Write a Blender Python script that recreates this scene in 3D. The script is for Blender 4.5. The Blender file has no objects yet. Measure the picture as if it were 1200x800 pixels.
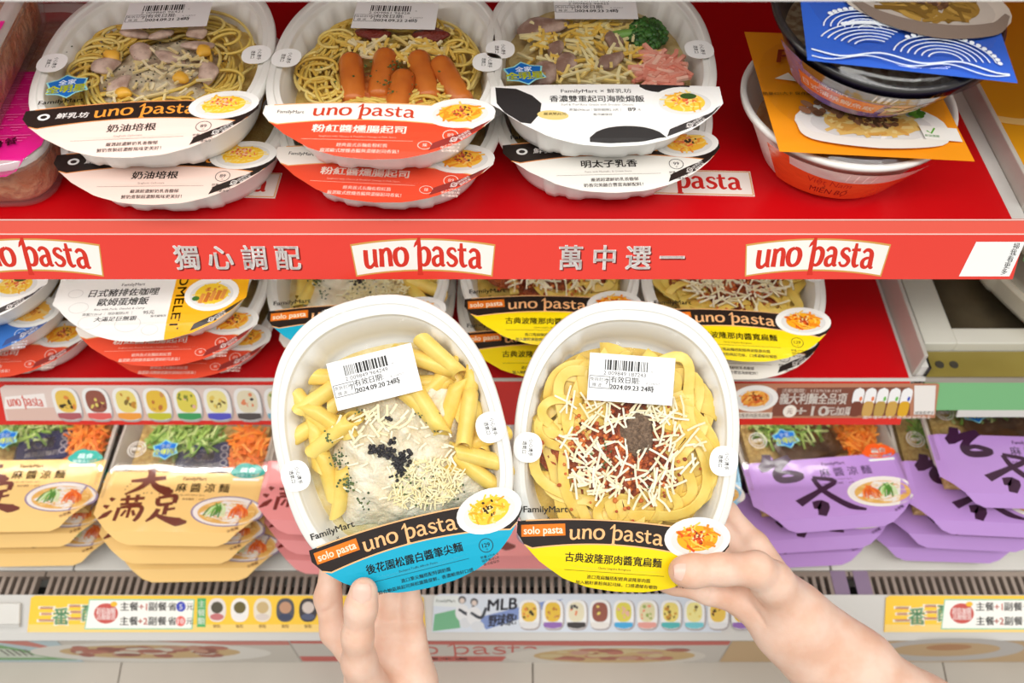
import bpy, math, random
import numpy as np
from mathutils import Vector, Matrix

# ------------------------------------------------------------------ camera, world, lights, exposure
SC = bpy.context.scene
COL = SC.collection
CZ = 1.40                                  # camera height above the floor
PITCH = math.radians(53.0)
FPX = 1000.0                               # focal length in pixels of the 1200x800 frame
cam_d = bpy.data.cameras.new('camera'); cam = bpy.data.objects.new('camera', cam_d); COL.objects.link(cam)
cam.location = (0, 0, CZ); cam.rotation_euler = (math.radians(90) - PITCH, 0, 0)
cam_d.sensor_width = 36; cam_d.lens = 36 * FPX / 1200; cam_d.clip_start = 0.02
cam_d.dof.use_dof = True; cam_d.dof.focus_distance = 0.64; cam_d.dof.aperture_fstop = 5.0
SC.camera = cam
w = bpy.data.worlds.new('world'); SC.world = w; w.use_nodes = True
w.node_tree.nodes['Background'].inputs[0].default_value = (1.0, 0.985, 0.96, 1)
w.node_tree.nodes['Background'].inputs[1].default_value = 0.72
def area(name, loc, rot, sx, sy, power, col=(1, .98, .94)):
    l = bpy.data.lights.new(name, 'AREA'); l.shape = 'RECTANGLE'; l.size = sx; l.size_y = sy; l.energy = power; l.color = col
    o = bpy.data.objects.new(name, l); COL.objects.link(o); o.location = loc; o.rotation_euler = rot; return o
area('ceiling_light', (0.0, -0.55, 2.75), (math.radians(14), 0, 0), 2.6, 0.5, 46)
area('ceiling_light', (-1.5, 0.1, 2.75), (0, math.radians(-25), 0), 0.5, 1.6, 13)
area('ceiling_light', (1.5, 0.1, 2.75), (0, math.radians(25), 0), 0.5, 1.6, 13)
for zl, n_, pw in ((-.238, 'shelf_fill', 0.9), (-.470, 'shelf_fill', 0.65), (-.693, 'shelf_fill', 1.2)):   # fill lights added under the shelf fronts to brighten the trays, no visible fixtures
    area(n_, (-.14, .475, CZ + zl), (math.radians(28), 0, 0), 1.0, .012, pw)
vs = SC.view_settings
vs.view_transform = 'Standard'; vs.look = 'None'; vs.gamma = 1; vs.use_curve_mapping = False; vs.exposure = -0.44

# ------------------------------------------------------------------ geometry helpers
FW = Vector((0, math.cos(PITCH), -math.sin(PITCH))); UP = Vector((0, math.sin(PITCH), math.cos(PITCH)))
def ray(px, py): return FW + Vector((1, 0, 0)) * ((px - 600) / FPX) + UP * ((400 - py) / FPX)
def at(px, py, t): return Vector((0, 0, CZ)) + ray(px, py) * t         # point at depth t along the lens axis
def onz(px, py, z):                                                   # point on the horizontal plane z below the camera
    r = ray(px, py); return Vector((0, 0, CZ)) + r * (z / r.z)
def lin(c):
    c = np.asarray(c, float) / 255.0
    return tuple(np.where(c <= .04045, c / 12.92, ((c + .055) / 1.055) ** 2.4))
MATS = {}
def mat(name, col=None, rough=.5, spec=.5, coat=0, sss=0, metal=0, bump=None, noise=None, alpha=1, trans=0, attr=False, coatr=.08):
    if name in MATS: return MATS[name]
    m = bpy.data.materials.new(name); m.use_nodes = True; nt = m.node_tree; b = nt.nodes['Principled BSDF']
    if col is not None: b.inputs['Base Color'].default_value = (*lin(col), 1)
    b.inputs['Roughness'].default_value = rough; b.inputs['Specular IOR Level'].default_value = spec
    b.inputs['Coat Weight'].default_value = coat; b.inputs['Coat Roughness'].default_value = coatr; b.inputs['Metallic'].default_value = metal
    b.inputs['Alpha'].default_value = alpha; b.inputs['Transmission Weight'].default_value = trans
    if sss:
        b.inputs['Subsurface Weight'].default_value = sss; b.inputs['Subsurface Radius'].default_value = (.006, .003, .002); b.inputs['Subsurface Scale'].default_value = 1
    if attr:
        a = nt.nodes.new('ShaderNodeAttribute'); a.attribute_name = 'Col'; nt.links.new(a.outputs['Color'], b.inputs['Base Color'])
    tc = nt.nodes.new('ShaderNodeTexCoord')
    if noise:                                  # (scale, other colour, low, high)
        n = nt.nodes.new('ShaderNodeTexNoise'); n.inputs['Scale'].default_value = noise[0]; n.inputs['Detail'].default_value = 4
        r = nt.nodes.new('ShaderNodeMapRange'); r.inputs[1].default_value = noise[2]; r.inputs[2].default_value = noise[3]
        mx = nt.nodes.new('ShaderNodeMix'); mx.data_type = 'RGBA'
        nt.links.new(tc.outputs['Object'], n.inputs['Vector']); nt.links.new(n.outputs['Fac'], r.inputs[0]); nt.links.new(r.outputs[0], mx.inputs[0])
        mx.inputs[6].default_value = (*lin(col), 1); mx.inputs[7].default_value = (*lin(noise[1]), 1)
        nt.links.new(mx.outputs[2], b.inputs['Base Color'])
    if bump:                                   # (scale, strength, distance)
        n = nt.nodes.new('ShaderNodeTexNoise'); n.inputs['Scale'].default_value = bump[0]; n.inputs['Detail'].default_value = 3
        bp = nt.nodes.new('ShaderNodeBump'); bp.inputs['Strength'].default_value = bump[1]; bp.inputs['Distance'].default_value = bump[2]
        nt.links.new(tc.outputs['Object'], n.inputs['Vector']); nt.links.new(n.outputs['Fac'], bp.inputs['Height']); nt.links.new(bp.outputs['Normal'], b.inputs['Normal'])
        if coat: nt.links.new(bp.outputs['Normal'], b.inputs['Coat Normal'])
    MATS[name] = m; return m
def film_mat(name, gloss=.06, tint=(1, 1, 1), bump=(28, .5, .004), white=0.0, rough=.07):
    if name in MATS: return MATS[name]
    m = bpy.data.materials.new(name); m.use_nodes = True; nt = m.node_tree; nt.nodes.clear()
    out = nt.nodes.new('ShaderNodeOutputMaterial'); t = nt.nodes.new('ShaderNodeBsdfTransparent'); t.inputs[0].default_value = (*tint, 1)
    g = nt.nodes.new('ShaderNodeBsdfGlossy'); g.inputs['Roughness'].default_value = rough
    mx = nt.nodes.new('ShaderNodeMixShader'); mx.inputs[0].default_value = gloss
    tc = nt.nodes.new('ShaderNodeTexCoord'); n = nt.nodes.new('ShaderNodeTexNoise'); n.inputs['Scale'].default_value = bump[0]
    bp = nt.nodes.new('ShaderNodeBump'); bp.inputs['Strength'].default_value = bump[1]; bp.inputs['Distance'].default_value = bump[2]
    nt.links.new(tc.outputs['Object'], n.inputs['Vector']); nt.links.new(n.outputs['Fac'], bp.inputs['Height']); nt.links.new(bp.outputs[0], g.inputs['Normal'])
    last = t
    if white:
        d = nt.nodes.new('ShaderNodeBsdfDiffuse'); d.inputs[0].default_value = (.9, .9, .88, 1)
        m2 = nt.nodes.new('ShaderNodeMixShader'); m2.inputs[0].default_value = white
        nt.links.new(t.outputs[0], m2.inputs[1]); nt.links.new(d.outputs[0], m2.inputs[2]); last = m2
    nt.links.new(last.outputs[0], mx.inputs[1]); nt.links.new(g.outputs[0], mx.inputs[2]); nt.links.new(mx.outputs[0], out.inputs[0])
    MATS[name] = m; return m

def link(o, parent=None):
    COL.objects.link(o)
    if parent is not None: o.parent = parent
    return o
def tag(o, label, cat, group=None, kind=None):
    o['label'] = label; o['category'] = cat
    if group: o['group'] = group
    if kind: o['kind'] = kind
    return o
def thing(name, label, cat, loc=(0, 0, 0), rot=(0, 0, 0), group=None):
    o = bpy.data.objects.new(name, None); o.empty_display_size = .02; link(o)
    o.location = loc; o.rotation_euler = rot; return tag(o, label, cat, group)
def struct(o): o['kind'] = 'structure'; return o
class MB:
    def __init__(s): s.v = []; s.f = []; s.c = []; s.n = 0; s.colored = False
    def add(s, v, f, c=None):
        v = np.asarray(v, float).reshape(-1, 3); s.v.append(v)
        n = s.n; s.f.extend([tuple(int(i) + n for i in q) for q in f]); s.n += len(v)
        if c is not None: s.colored = True; c = (*lin(c), 1)
        s.c.extend([c or (1, 1, 1, 1)] * len(f)); return s
    def box(s, lo, hi, c=None):
        x0, y0, z0 = lo; x1, y1, z1 = hi
        return s.add([(x0,y0,z0),(x1,y0,z0),(x1,y1,z0),(x0,y1,z0),(x0,y0,z1),(x1,y0,z1),(x1,y1,z1),(x0,y1,z1)],
              [(0,3,2,1),(4,5,6,7),(0,1,5,4),(1,2,6,5),(2,3,7,6),(3,0,4,7)], c)
    def prism(s, prof, x0, x1, c=None):        # profile in (y, z), extruded along x
        n = len(prof)
        v = [(x0, y, z) for y, z in prof] + [(x1, y, z) for y, z in prof]
        return s.add(v, [(i, (i+1) % n, n+(i+1) % n, n+i) for i in range(n)] + [tuple(range(n))[::-1], tuple(range(n, 2*n))], c)
    def rings(s, R, closed=True, cap0=False, cap1=False, c=None):   # list of equally long rings
        n = len(R[0]); m = len(R); v = np.concatenate([np.asarray(r, float) for r in R]); f = []
        for i in range(m - 1):
            for j in range(n if closed else n - 1):
                k = (j + 1) % n; f.append((i*n+j, i*n+k, (i+1)*n+k, (i+1)*n+j))
        if cap0: f.append(tuple(range(n))[::-1])
        if cap1: f.append(tuple(range((m-1)*n, m*n)))
        return s.add(v, f, c)
    def mesh(s, name='mesh', smooth=False):
        me = bpy.data.meshes.new(name); v = np.concatenate(s.v) if s.v else np.zeros((0, 3))
        me.from_pydata(v.tolist(), [], s.f)
        if s.colored:
            at_ = me.color_attributes.new('Col', 'FLOAT_COLOR', 'CORNER')
            lt = np.empty(len(me.polygons), dtype=np.int32); me.polygons.foreach_get('loop_total', lt)
            at_.data.foreach_set('color', np.repeat(np.array(s.c, np.float32), lt, axis=0).ravel())
        if smooth: me.polygons.foreach_set('use_smooth', [True] * len(me.polygons))
        me.update(); return me
    def build(s, name, m, parent=None, smooth=False, bevel=0):
        return obj(name, s.mesh(name, smooth), m, parent, bevel)
def obj(name, me, m, parent=None, bevel=0, loc=None, rot=None):
    if len(me.materials) == 0: me.materials.append(m)
    o = bpy.data.objects.new(name, me); link(o, parent)
    if bevel:
        b = o.modifiers.new('bevel', 'BEVEL'); b.width = bevel; b.segments = 2; b.limit_method = 'ANGLE'
    if loc is not None: o.location = loc
    if rot is not None: o.rotation_euler = rot
    return o
def smooth_path(pts, n=8):
    p = np.asarray(pts, float); P = np.vstack([2*p[0]-p[1], p, 2*p[-1]-p[-2]]); out = []
    for i in range(len(p) - 1):
        a, b, c, d = P[i:i+4]
        for t in np.linspace(0, 1, n, endpoint=False):
            out.append(.5*((2*b)+(c-a)*t+(2*a-5*b+4*c-d)*t*t+(3*b-a-3*c+d)*t**3))
    out.append(p[-1]); return np.array(out)
def sweep(path, sec, up=(0, 0, 1), twist=None):          # cross-section sec [(side, up)] along a path
    path = np.asarray(path, float); T = np.gradient(path, axis=0); T /= np.linalg.norm(T, axis=1)[:, None] + 1e-12
    S = np.cross(T, np.asarray(up, float)); S /= np.linalg.norm(S, axis=1)[:, None] + 1e-9; U = np.cross(S, T)
    if twist is not None:
        c, s_ = np.cos(twist)[:, None], np.sin(twist)[:, None]; S, U = S*c + U*s_, U*c - S*s_
    return [[path[i] + S[i]*a + U[i]*b for a, b in sec] for i in range(len(path))]
def circ(r, n=6): return [(r*math.cos(2*math.pi*i/n), r*math.sin(2*math.pi*i/n)) for i in range(n)]

# ------------------------------------------------------------------ flat print: letters and shapes on a surface
_tc = {}
_fc = bpy.data.curves.new('letters', 'FONT'); _fo = bpy.data.objects.new('letters', _fc); COL.objects.link(_fo)
def glyphs(s, bold=0.0, res=2):
    k = (s, res)
    if k not in _tc:
        _fc.body = s; _fc.resolution_u = res; _fc.size = 1
        bpy.context.view_layer.update()
        me = bpy.data.meshes.new_from_object(_fo.evaluated_get(bpy.context.evaluated_depsgraph_get()))
        v = np.empty(len(me.vertices)*3); me.vertices.foreach_get('co', v); v = v.reshape(-1, 3)[:, :2]
        f = [tuple(p.vertices) for p in me.polygons]; bpy.data.meshes.remove(me)
        if len(v): v = v - np.array([v[:, 0].min(), 0])
        _tc[k] = (v, f)
    return _tc[k]
class Art:
    """print in a plane: x right, y down (as on the label), mapped to 3-D by fn(x, y, layer)"""
    def __init__(s, fn, folds=(), eps=1.0): s.fn = fn; s.folds = folds; s.mb = MB(); s.L = 0; s.step = eps
    def up(s, n=1): s.L += s.step * n
    def conv(s, pts, col):
        polys = [[tuple(p) for p in pts]]
        for fy in s.folds:
            nxt = []
            for P in polys:
                for side in (1, -1):
                    q = []
                    for i in range(len(P)):
                        a, b = P[i], P[(i+1) % len(P)]; da, db = (a[1]-fy)*side, (b[1]-fy)*side
                        if da >= 0: q.append(a)
                        if da*db < 0: t = da/(da-db); q.append((a[0]+(b[0]-a[0])*t, a[1]+(b[1]-a[1])*t))
                    if len(q) > 2: nxt.append(q)
            polys = nxt
        for P in polys: s.mb.add([s.fn(x, y, s.L) for x, y in P], [tuple(range(len(P)))], col)
    def rect(s, cx, cy, w, h, col, rot=0):
        c, n = math.cos(rot), math.sin(rot)
        s.conv([(cx+a*w/2*c-b*h/2*n, cy+a*w/2*n+b*h/2*c) for a, b in ((-1,-1),(1,-1),(1,1),(-1,1))], col); s.up()
    def frame(s, cx, cy, w, h, lw, col, rot=0):
        for a in (-1, 1):
            c, n = math.cos(rot), math.sin(rot)
            s.rect(cx-a*h/2*n, cy+a*h/2*c, w, lw, col, rot); s.rect(cx+a*w/2*c, cy+a*w/2*n, lw, h, col, rot)
    def ell(s, cx, cy, ra, rb, col, rot=0, n=28, e=1.0):
        c, si = math.cos(rot), math.sin(rot); P = []
        for i in range(n):
            a = 2*math.pi*i/n; X = ra*math.copysign(abs(math.cos(a))**e, math.cos(a)); Y = rb*math.copysign(abs(math.sin(a))**e, math.sin(a))
            P.append((cx+X*c-Y*si, cy+X*si+Y*c))
        s.conv(P, col); s.up()
    def ring(s, cx, cy, r, lw, col, rb=None, n=24):
        rb = rb or r
        for i in range(n):
            a, b = 2*math.pi*i/n, 2*math.pi*(i+1)/n
            s.conv([(cx+(r+o*lw)*math.cos(t), cy+(rb+o*lw)*math.sin(t)) for t, o in ((a,0),(b,0),(b,1),(a,1))], col)
        s.up()
    def stroke(s, pts, w, col, smooth=0):
        p = np.asarray(pts, float)
        if smooth: p = smooth_path(p, smooth)
        ww = np.interp(np.linspace(0, 1, len(p)), np.linspace(0, 1, len(w)), w) if hasattr(w, '__len__') else np.full(len(p), w)
        d = np.gradient(p, axis=0); d /= np.linalg.norm(d, axis=1)[:, None] + 1e-9; n = np.stack([-d[:, 1], d[:, 0]], 1)
        a, b = p + n*ww[:, None]/2, p - n*ww[:, None]/2
        for i in range(len(p) - 1): s.conv([a[i], a[i+1], b[i+1], b[i]], col)
        s.up()
    def strip(s, xs, f0, f1, col):
        for x0, x1 in zip(xs[:-1], xs[1:]): s.conv([(x0, f0(x0)), (x1, f0(x1)), (x1, f1(x1)), (x0, f1(x0))], col)
        s.up()
    def fan(s, pts, col):                               # star-shaped polygon about its middle
        c = np.mean(np.asarray(pts, float), axis=0)
        for i in range(len(pts)): s.conv([c, pts[i], pts[(i+1) % len(pts)]], col)
        s.up()
    def text(s, t, cx, cy, size, col, bold=0.0, rot=0, align='c', width=None, slant=0, arch=None, sy=1, res=None):
        v, f = glyphs(t, bold, res if res is not None else (3 if size > 12 else 2 if size > 5 else 1))
        if not len(v): return
        v = v*size; W = v[:, 0].max()
        if width: v = v*np.array([width/W, 1]); W = width
        v = v*np.array([1, sy]); h = .36*size*sy
        x = v[:, 0] + slant*v[:, 1] - {'c': W/2, 'l': 0, 'r': W}[align]; y = -(v[:, 1] - h)
        if arch: y = y + arch*((x/(W/2))**2)
        c, n = math.cos(rot), math.sin(rot); X = cx+x*c-y*n; Y = cy+x*n+y*c
        bb = bold*size*.9                                # heavier letters: the outline set again, slightly shifted
        for ox, oy in (((0, 0),) if bold < .008 or size < 4 else ((-bb, -bb*.6), (bb, -bb*.6), (-bb, bb*.6), (bb, bb*.6)) if size > 9 else ((-bb, 0), (bb, 0))):
            s.mb.add([s.fn(a + ox, b + oy, s.L) for a, b in zip(X, Y)], f, col)
        s.up()
    def star(s, cx, cy, r):
        def st(R, rr): return [(cx+(R if i % 2 == 0 else R*rr)*math.cos(math.pi*i/6+.35)*1.15, cy+(R if i % 2 == 0 else R*rr)*math.sin(math.pi*i/6+.35)*.95) for i in range(12)]
        s.fan(st(r, .74), (150, 215, 215)); s.fan(st(r*.9, .74), (20, 105, 190))
        s.text('全家', cx-r*.05, cy-r*.32, r*.42, (235, 245, 255), .02, rot=-.1)
        s.text('全明星', cx, cy+r*.2, r*.62, (215, 225, 30), .05, rot=-.1)
    def plate(s, cx, cy, ra, rb, rot=0, pal=((245,190,40),(235,160,30),(250,215,90),(225,120,30)), top=((190,70,25),(110,60,20)), n=46, rim=(245,244,240), seed=1, noodle=True):
        R = random.Random(seed); c, si = math.cos(rot), math.sin(rot)
        s.ell(cx, cy, ra, rb, rim, rot); s.ell(cx, cy+rb*.06, ra*.8, rb*.74, tuple(int(q*.93) for q in rim), rot)
        s.ell(cx, cy, ra*.62, rb*.6, pal[0], rot)
        def loc(u, v): return (cx+u*ra*c-v*rb*si, cy+u*ra*si+v*rb*c)
        for i in range(n):
            a = R.uniform(0, 6.28); q = R.uniform(0, .58); u, v = q*math.cos(a), q*math.sin(a)-.03; d = R.uniform(0, 3.14); l = R.uniform(.12, .25)
            pts = [loc(u-l*math.cos(d), v-l*math.sin(d)), loc(u+R.uniform(-.08,.08), v+R.uniform(-.08,.08)), loc(u+l*math.cos(d), v+l*math.sin(d))]
            s.stroke(pts, ra*R.uniform(.045, .075), R.choice(pal), 3)
        for i in range(n//2):
            a = R.uniform(0, 6.28); q = R.uniform(0, .36); u, v = q*math.cos(a), q*math.sin(a)-.12
            p = loc(u, v); s.ell(p[0], p[1], ra*R.uniform(.03, .07), ra*R.uniform(.02, .05), R.choice(top), R.uniform(0, 3), 6)
    def logo(s, cx, cy, xh, col, width, arch=0, rot=0):
        """the flared 'uno pasta' lettering, xh = x-height"""
        G = {
         'u': ([([(0,.93),(.14,.95)],.1),([(.14,1),(.14,.4),(.2,.1),(.42,.02),(.62,.2),(.7,.4)],[.2,.21,.2,.15,.12,.1]),([(.72,1),(.72,.35),(.76,.02)],[.19,.19,.17]),([(.72,.06),(.9,.0)],[.14,.05]),([(.6,.96),(.74,.97)],.08)], .98),
         'n': ([([(0,.96),(.16,.96)],[.07,.1]),([(.16,1),(.16,.5),(.14,-.02)],[.19,.2,.22]),([(.18,.62),(.36,.92),(.58,.94),(.68,.7),(.69,.3),(.72,-.02)],[.1,.13,.17,.21,.2,.21])], .92),
         'o': ([([(.44,1.0),(.16,.84),(.09,.48),(.2,.12),(.45,.0),(.72,.14),(.82,.52),(.72,.86),(.44,1.0)],[.13,.19,.22,.19,.13,.19,.22,.19,.13])], .98),
         'P': ([([(-.1,1.02),(.06,1.22),(.26,1.5)],[.03,.14,.1]),([(.24,1.55),(.24,.6),(.22,-.5)],[.13,.21,.2]),([(.06,-.5),(.42,-.5)],.1),([(.26,.74),(.42,.94),(.62,.96),(.8,.78),(.82,.44),(.7,.12),(.48,.0),(.27,.1)],[.09,.13,.16,.2,.22,.19,.13,.11])], 1.0),
         'a': ([([(.08,.8),(.26,.97),(.5,.94),(.62,.72),(.62,.2),(.7,.02),(.84,.04)],[.12,.15,.16,.2,.21,.16,.06]),([(.6,.56),(.3,.5),(.12,.32),(.16,.06),(.38,.0),(.6,.2)],[.1,.13,.18,.18,.13,.09])], .92),
         's': ([([(.62,.8),(.48,.97),(.24,.94),(.14,.74),(.3,.56),(.52,.44),(.62,.24),(.46,.03),(.2,.02),(.04,.22)],[.1,.11,.14,.17,.2,.2,.17,.14,.11,.1])], .74),
         't': ([([(.22,1.3),(.22,.7),(.22,.26),(.34,.03),(.58,.1)],[.12,.2,.2,.17,.07]),([(-.02,.92),(.54,.95)],[.1,.14])], .66),
        }
        seq = ['u','n','o',' ','P','a','s','t','a']; x = 0; items = []
        for ch in seq:
            if ch == ' ': x += .42; continue
            st, adv = G[ch]; items.append((x, st)); x += adv
        W = x; k = width/W; c, n = math.cos(rot), math.sin(rot)
        for x0, st in items:
            for pts, ww in st:
                p = smooth_path(pts, 5) if len(pts) > 2 else np.asarray(pts, float)
                X = (p[:, 0]+x0-W/2)*k; Y = -(p[:, 1]-.5)*xh
                Y = Y + arch*(X/(width/2))**2
                q = np.stack([cx+X*c-Y*n, cy+X*n+Y*c], 1)
                wl = np.array(ww if hasattr(ww, '__len__') else [ww, ww], float)*min(xh, k*1.15)*1.3
                s.stroke(q, wl, col)
    def brush(s, strokes, ox, oy, k, col, rot=0, fat=1.0):
        c, n = math.cos(rot), math.sin(rot)
        for pts, ww in strokes:
            s.stroke([(ox+(x*c-y*n)*k, oy+(x*n+y*c)*k) for x, y in pts], [q*k*fat for q in ww], col, 4 if len(pts) > 2 else 0)
    def build(s, name, parent, m=None): return s.mb.build(name, m or PRINT, parent)
PRINT = mat('print_gloss', (255, 255, 255), rough=.4, spec=.3, coat=.2, attr=True, bump=(60, .25, .002), coatr=.1)
PAPER = mat('print_paper', (255, 255, 255), rough=.5, attr=True, spec=.3)
FOOD = mat('food', (255, 255, 255), rough=.38, attr=True, bump=(500, .25, .0006), sss=.0)
def plane_fn(o, ux, uy, eps=4e-6):          # x along ux, y (down) along uy, offset along the normal
    o, ux, uy = Vector(o), Vector(ux), Vector(uy); n = -ux.normalized().cross(uy.normalized())
    return lambda x, y, L: tuple(o + ux*x + uy*y + n*(L*eps + 3e-5))

# ------------------------------------------------------------------ the chilled display case
def Z(z): return CZ + z
ZT, ZM, ZD, ZU = -.457, -.680, -.880, -.225      # shelf levels below the camera: top, middle, deck, the one above
YF, YM = .459, .468                              # front edges of the upper and the lower shelf
RAIL = (-.44, -.90)                              # direction down the slanted rails
STEEL = mat('shelf_steel', (205, 203, 198), rough=.35, spec=.5, bump=(90, .05, .001))
WHITE_STEEL = mat('white_enamel', (232, 230, 224), rough=.4, noise=(6, (214, 211, 204), .4, .7))
TAUPE = mat('taupe_steel', (150, 142, 130), rough=.45, noise=(5, (178, 172, 162), .35, .7))
LINER = mat('red_liner', (206, 6, 18), rough=.33, spec=.35, noise=(4, (190, 3, 14), .4, .7))
RED_RAIL = mat('red_acrylic', (222, 44, 32), rough=.25, spec=.5)
BANNER = mat('red_banner', (233, 62, 48), rough=.3, coat=.2)
LIPRED = mat('pale_red_acrylic', (236, 92, 74), rough=.22, coat=.3)
YELLOW = mat('amber_liner', (236, 166, 18), rough=.45, noise=(3, (224, 148, 10), .4, .7))
DARKPLASTIC = mat('dark_plastic', (26, 24, 22), rough=.4)
GREY_RAIL = mat('grey_rail', (212, 210, 205), rough=.35)
wall = MB().box((-1.1, .93, 0), (1.4, .96, 2.2)).build('wall_back', mat('case_back', (168, 40, 40), rough=.6, noise=(3, (150, 34, 34), .4, .7))); struct(wall)
floor = MB().box((-2.2, -2.2, -.02), (2.4, .95, 0)).build('floor', mat('floor_tile', (196, 190, 180), rough=.4, noise=(5, (186, 180, 170), .4, .6))); struct(floor)

def shelf(name, label, z, x0, x1, yb, liner_mat=None, liner_x=None, YF=YF):
    t = thing(name, label, 'shelf', (0, 0, Z(z)))
    MB().box((x0, YF, -.012), (x1, yb, -.0012)).build('shelf_board', STEEL, t)
    if liner_mat: MB().box((liner_x[0], YF + .0005, -.0012), (liner_x[1], yb, 0)).build('liner', liner_mat, t)
    return t
def rail_prof(L0, L1, th=.002, off=0, YF=YF):
    dy, dz = RAIL; n = (-.90, .44)
    return [(YF + dy*L0 + n[0]*off, dz*L0 + n[1]*off), (YF + dy*L1 + n[0]*off, dz*L1 + n[1]*off),
            (YF + dy*L1 - n[0]*th + n[0]*off, dz*L1 - n[1]*th + n[1]*off), (YF + dy*L0 - n[0]*th + n[0]*off, dz*L0 - n[1]*th + n[1]*off)]
XL = -.66
top = shelf('display_shelf', 'upper red-lined shelf carrying the pasta trays behind the big red banner', ZT, XL, .388, .92, LINER, (XL, .376))
MB().prism(rail_prof(0, .0115), XL, .389).build('rail_lip', LIPRED, top)
MB().prism(rail_prof(.0115, .0483), XL, .389).build('price_rail', RED_RAIL, top)
for L in (0.0, .0113): MB().prism(rail_prof(L - .0004, L + .0004, .0008, .0008), XL, .389).build('rail_edge', mat('clear_edge', (250, 214, 204), rough=.2), top)
mid = shelf('display_shelf', 'lower red-lined shelf with the beige and brown price strips', ZM, XL, .388, .92, LINER, (XL, .384), YM)
MB().prism(rail_prof(0, .0035, .004, 0, YM), XL, .400).build('rail_lip', GREY_RAIL, mid)
MB().prism(rail_prof(.0035, .053, .002, 0, YM), XL, .386).build('price_rail', RED_RAIL, mid)
upp = shelf('display_shelf', 'pale grey shelf edge running along the top of the picture', ZU, XL - .1, .75, .92)
MB().prism(rail_prof(0, .044), XL - .1, .75).build('price_rail', GREY_RAIL, upp)
MB().prism(rail_prof(.041, .046, .006, .001), XL - .1, .75).build('rail_lip', STEEL, upp)

# banner of the upper shelf, art in frame pixels (x = px - 600, y = py - 257)
def rail_art(z, t, ypx, length, off=.0006, YF=YF):
    kx, ky = t/1000, length/ypx
    n = Vector((0, -.90, .44))
    return plane_fn(Vector((0, YF, Z(z))) + n*off, (kx, 0, 0), (0, RAIL[0]*ky, RAIL[1]*ky), 6e-6)
ban = thing('shelf_banner', 'long red banner with white lettering and three white logo plates under the top trays', 'sign', (0, 0, 0))
MB().prism([(y, z + Z(ZT)) for y, z in rail_prof(.0118, .0480, .0008, .0009)], XL, .3885).build('banner_strip', BANNER, ban)
fn = rail_art(ZT, .653, 70, .0483, .001)
for i, cx in enumerate((-565, -104, 357)):
    A = Art(fn); cy = 43
    def wp(x, c0, b): return cy + c0 - b*(1 - (x/83)**2)
    xs = np.linspace(-83, 83, 15)
    for sc, a0, a1, col in ((1.02, -19, 20.5, (214, 160, 84)), (1, -17, 18.5, (247, 243, 236))):
        top_, bot = [], []
        for x in xs:
            top_.append((cx + x*sc, cy + a0 + 4 - 7*(1-(x/83)**2))); bot.append((cx + x*sc*.955, cy + a1 + 3 - 7*(1-(x/83)**2)))
        for j in range(len(xs)-1): A.conv([top_[j], top_[j+1], bot[j+1], bot[j]], col)
        A.up()
    A.logo(cx, cy - 1, 21, (214, 52, 36), 140, arch=3.5)
    A.build('logo_plate', ban, PAPER)
for word, x0 in (('獨心調配', -382), ('萬中選一', 69)):
    A = Art(fn)
    for i, ch in enumerate(word):
        A.text(ch, x0 + i*39.6 + 1.5, 45.5, 31, (150, 40, 34), .022); A.up(2)
        A.text(ch, x0 + i*39.6, 44, 31, (255, 250, 246), .022)
    A.build('white_lettering', ban, PAPER)
A = Art(fn)
A.conv([(540, 25), (597, 25), (590, 66), (530, 66)], (248, 248, 246)); A.up()
for i, ch in enumerate('掃我看更多'): A.text(ch, 588 - i*1.4, 30 + i*7.6, 8, (40, 40, 44), .02)
A.build('white_code_card', ban, PAPER)

# mini tray picture used on the strips
def mini_tray(A, cx, cy, w, h, foodc, base, seed, dark=None):
    R = random.Random(seed)
    A.ell(cx+1, cy+1, w/2+1, h/2+1, (176, 168, 168), e=.6); A.ell(cx, cy, w/2, h/2, (238, 238, 236) if not dark else dark, e=.6)
    A.ell(cx, cy - h*.08, w*.38, h*.34, foodc[0], e=.75)
    for i in range(12): A.ell(cx + R.uniform(-.26, .26)*w, cy - h*.08 + R.uniform(-.22, .22)*h, w*R.uniform(.05, .12), h*R.uniform(.03, .07), R.choice(foodc), R.uniform(0, 3), 7)
    A.strip(np.linspace(cx - w*.44, cx + w*.44, 7), lambda x: cy + h*.27 + 2*((x-cx)/w)**2, lambda x: cy + h*.49 - 16*((x-cx)/w)**2*h/42, base)
FC = [((232, 196, 90), (222, 140, 70), (70, 60, 40)), ((150, 90, 76), (225, 205, 110), (120, 66, 56)), ((232, 214, 120), (130, 110, 60), (196, 140, 60)), ((228, 190, 70), (206, 150, 86), (190, 120, 60)),
      ((220, 208, 90), (226, 178, 160), (130, 140, 60)), ((236, 226, 150), (226, 200, 100), (110, 90, 50)), ((228, 220, 190), (60, 60, 66), (226, 140, 100)), ((222, 214, 170), (150, 170, 90), (230, 150, 120))]
BC = [(178, 96, 104), (226, 104, 100), (240, 160, 70), (196, 196, 60), (70, 160, 100), (92, 92, 200), (90, 84, 84), (120, 180, 200)]
def card(name, label, fn, x0, x1, y0, y1, col, slant=0, rail_z=None, rounded=6):
    o = thing(name, label, 'price card')
    A = Art(fn); xs = [x0, x1]
    A.conv([(x0 + rounded, y0), (x1 - rounded, y0), (x1 + slant*.2, y0 + rounded*.6), (x1 + slant, y1), (x0 - slant, y1), (x0 - slant*.2, y0 + rounded*.6)], col); A.up()
    return o, A
fm = rail_art(ZM, .836, 49, .0493, .0012, YM)
o, A = card('price_strip', 'beige strip picturing a row of small pasta trays, on the lower shelf rail', fm, -594, -20, 7, 47, (226, 208, 200), 5)
A.strip(np.linspace(-596, -20, 3), lambda x: 32, lambda x: 46.5, (222, 190, 178))
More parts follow.
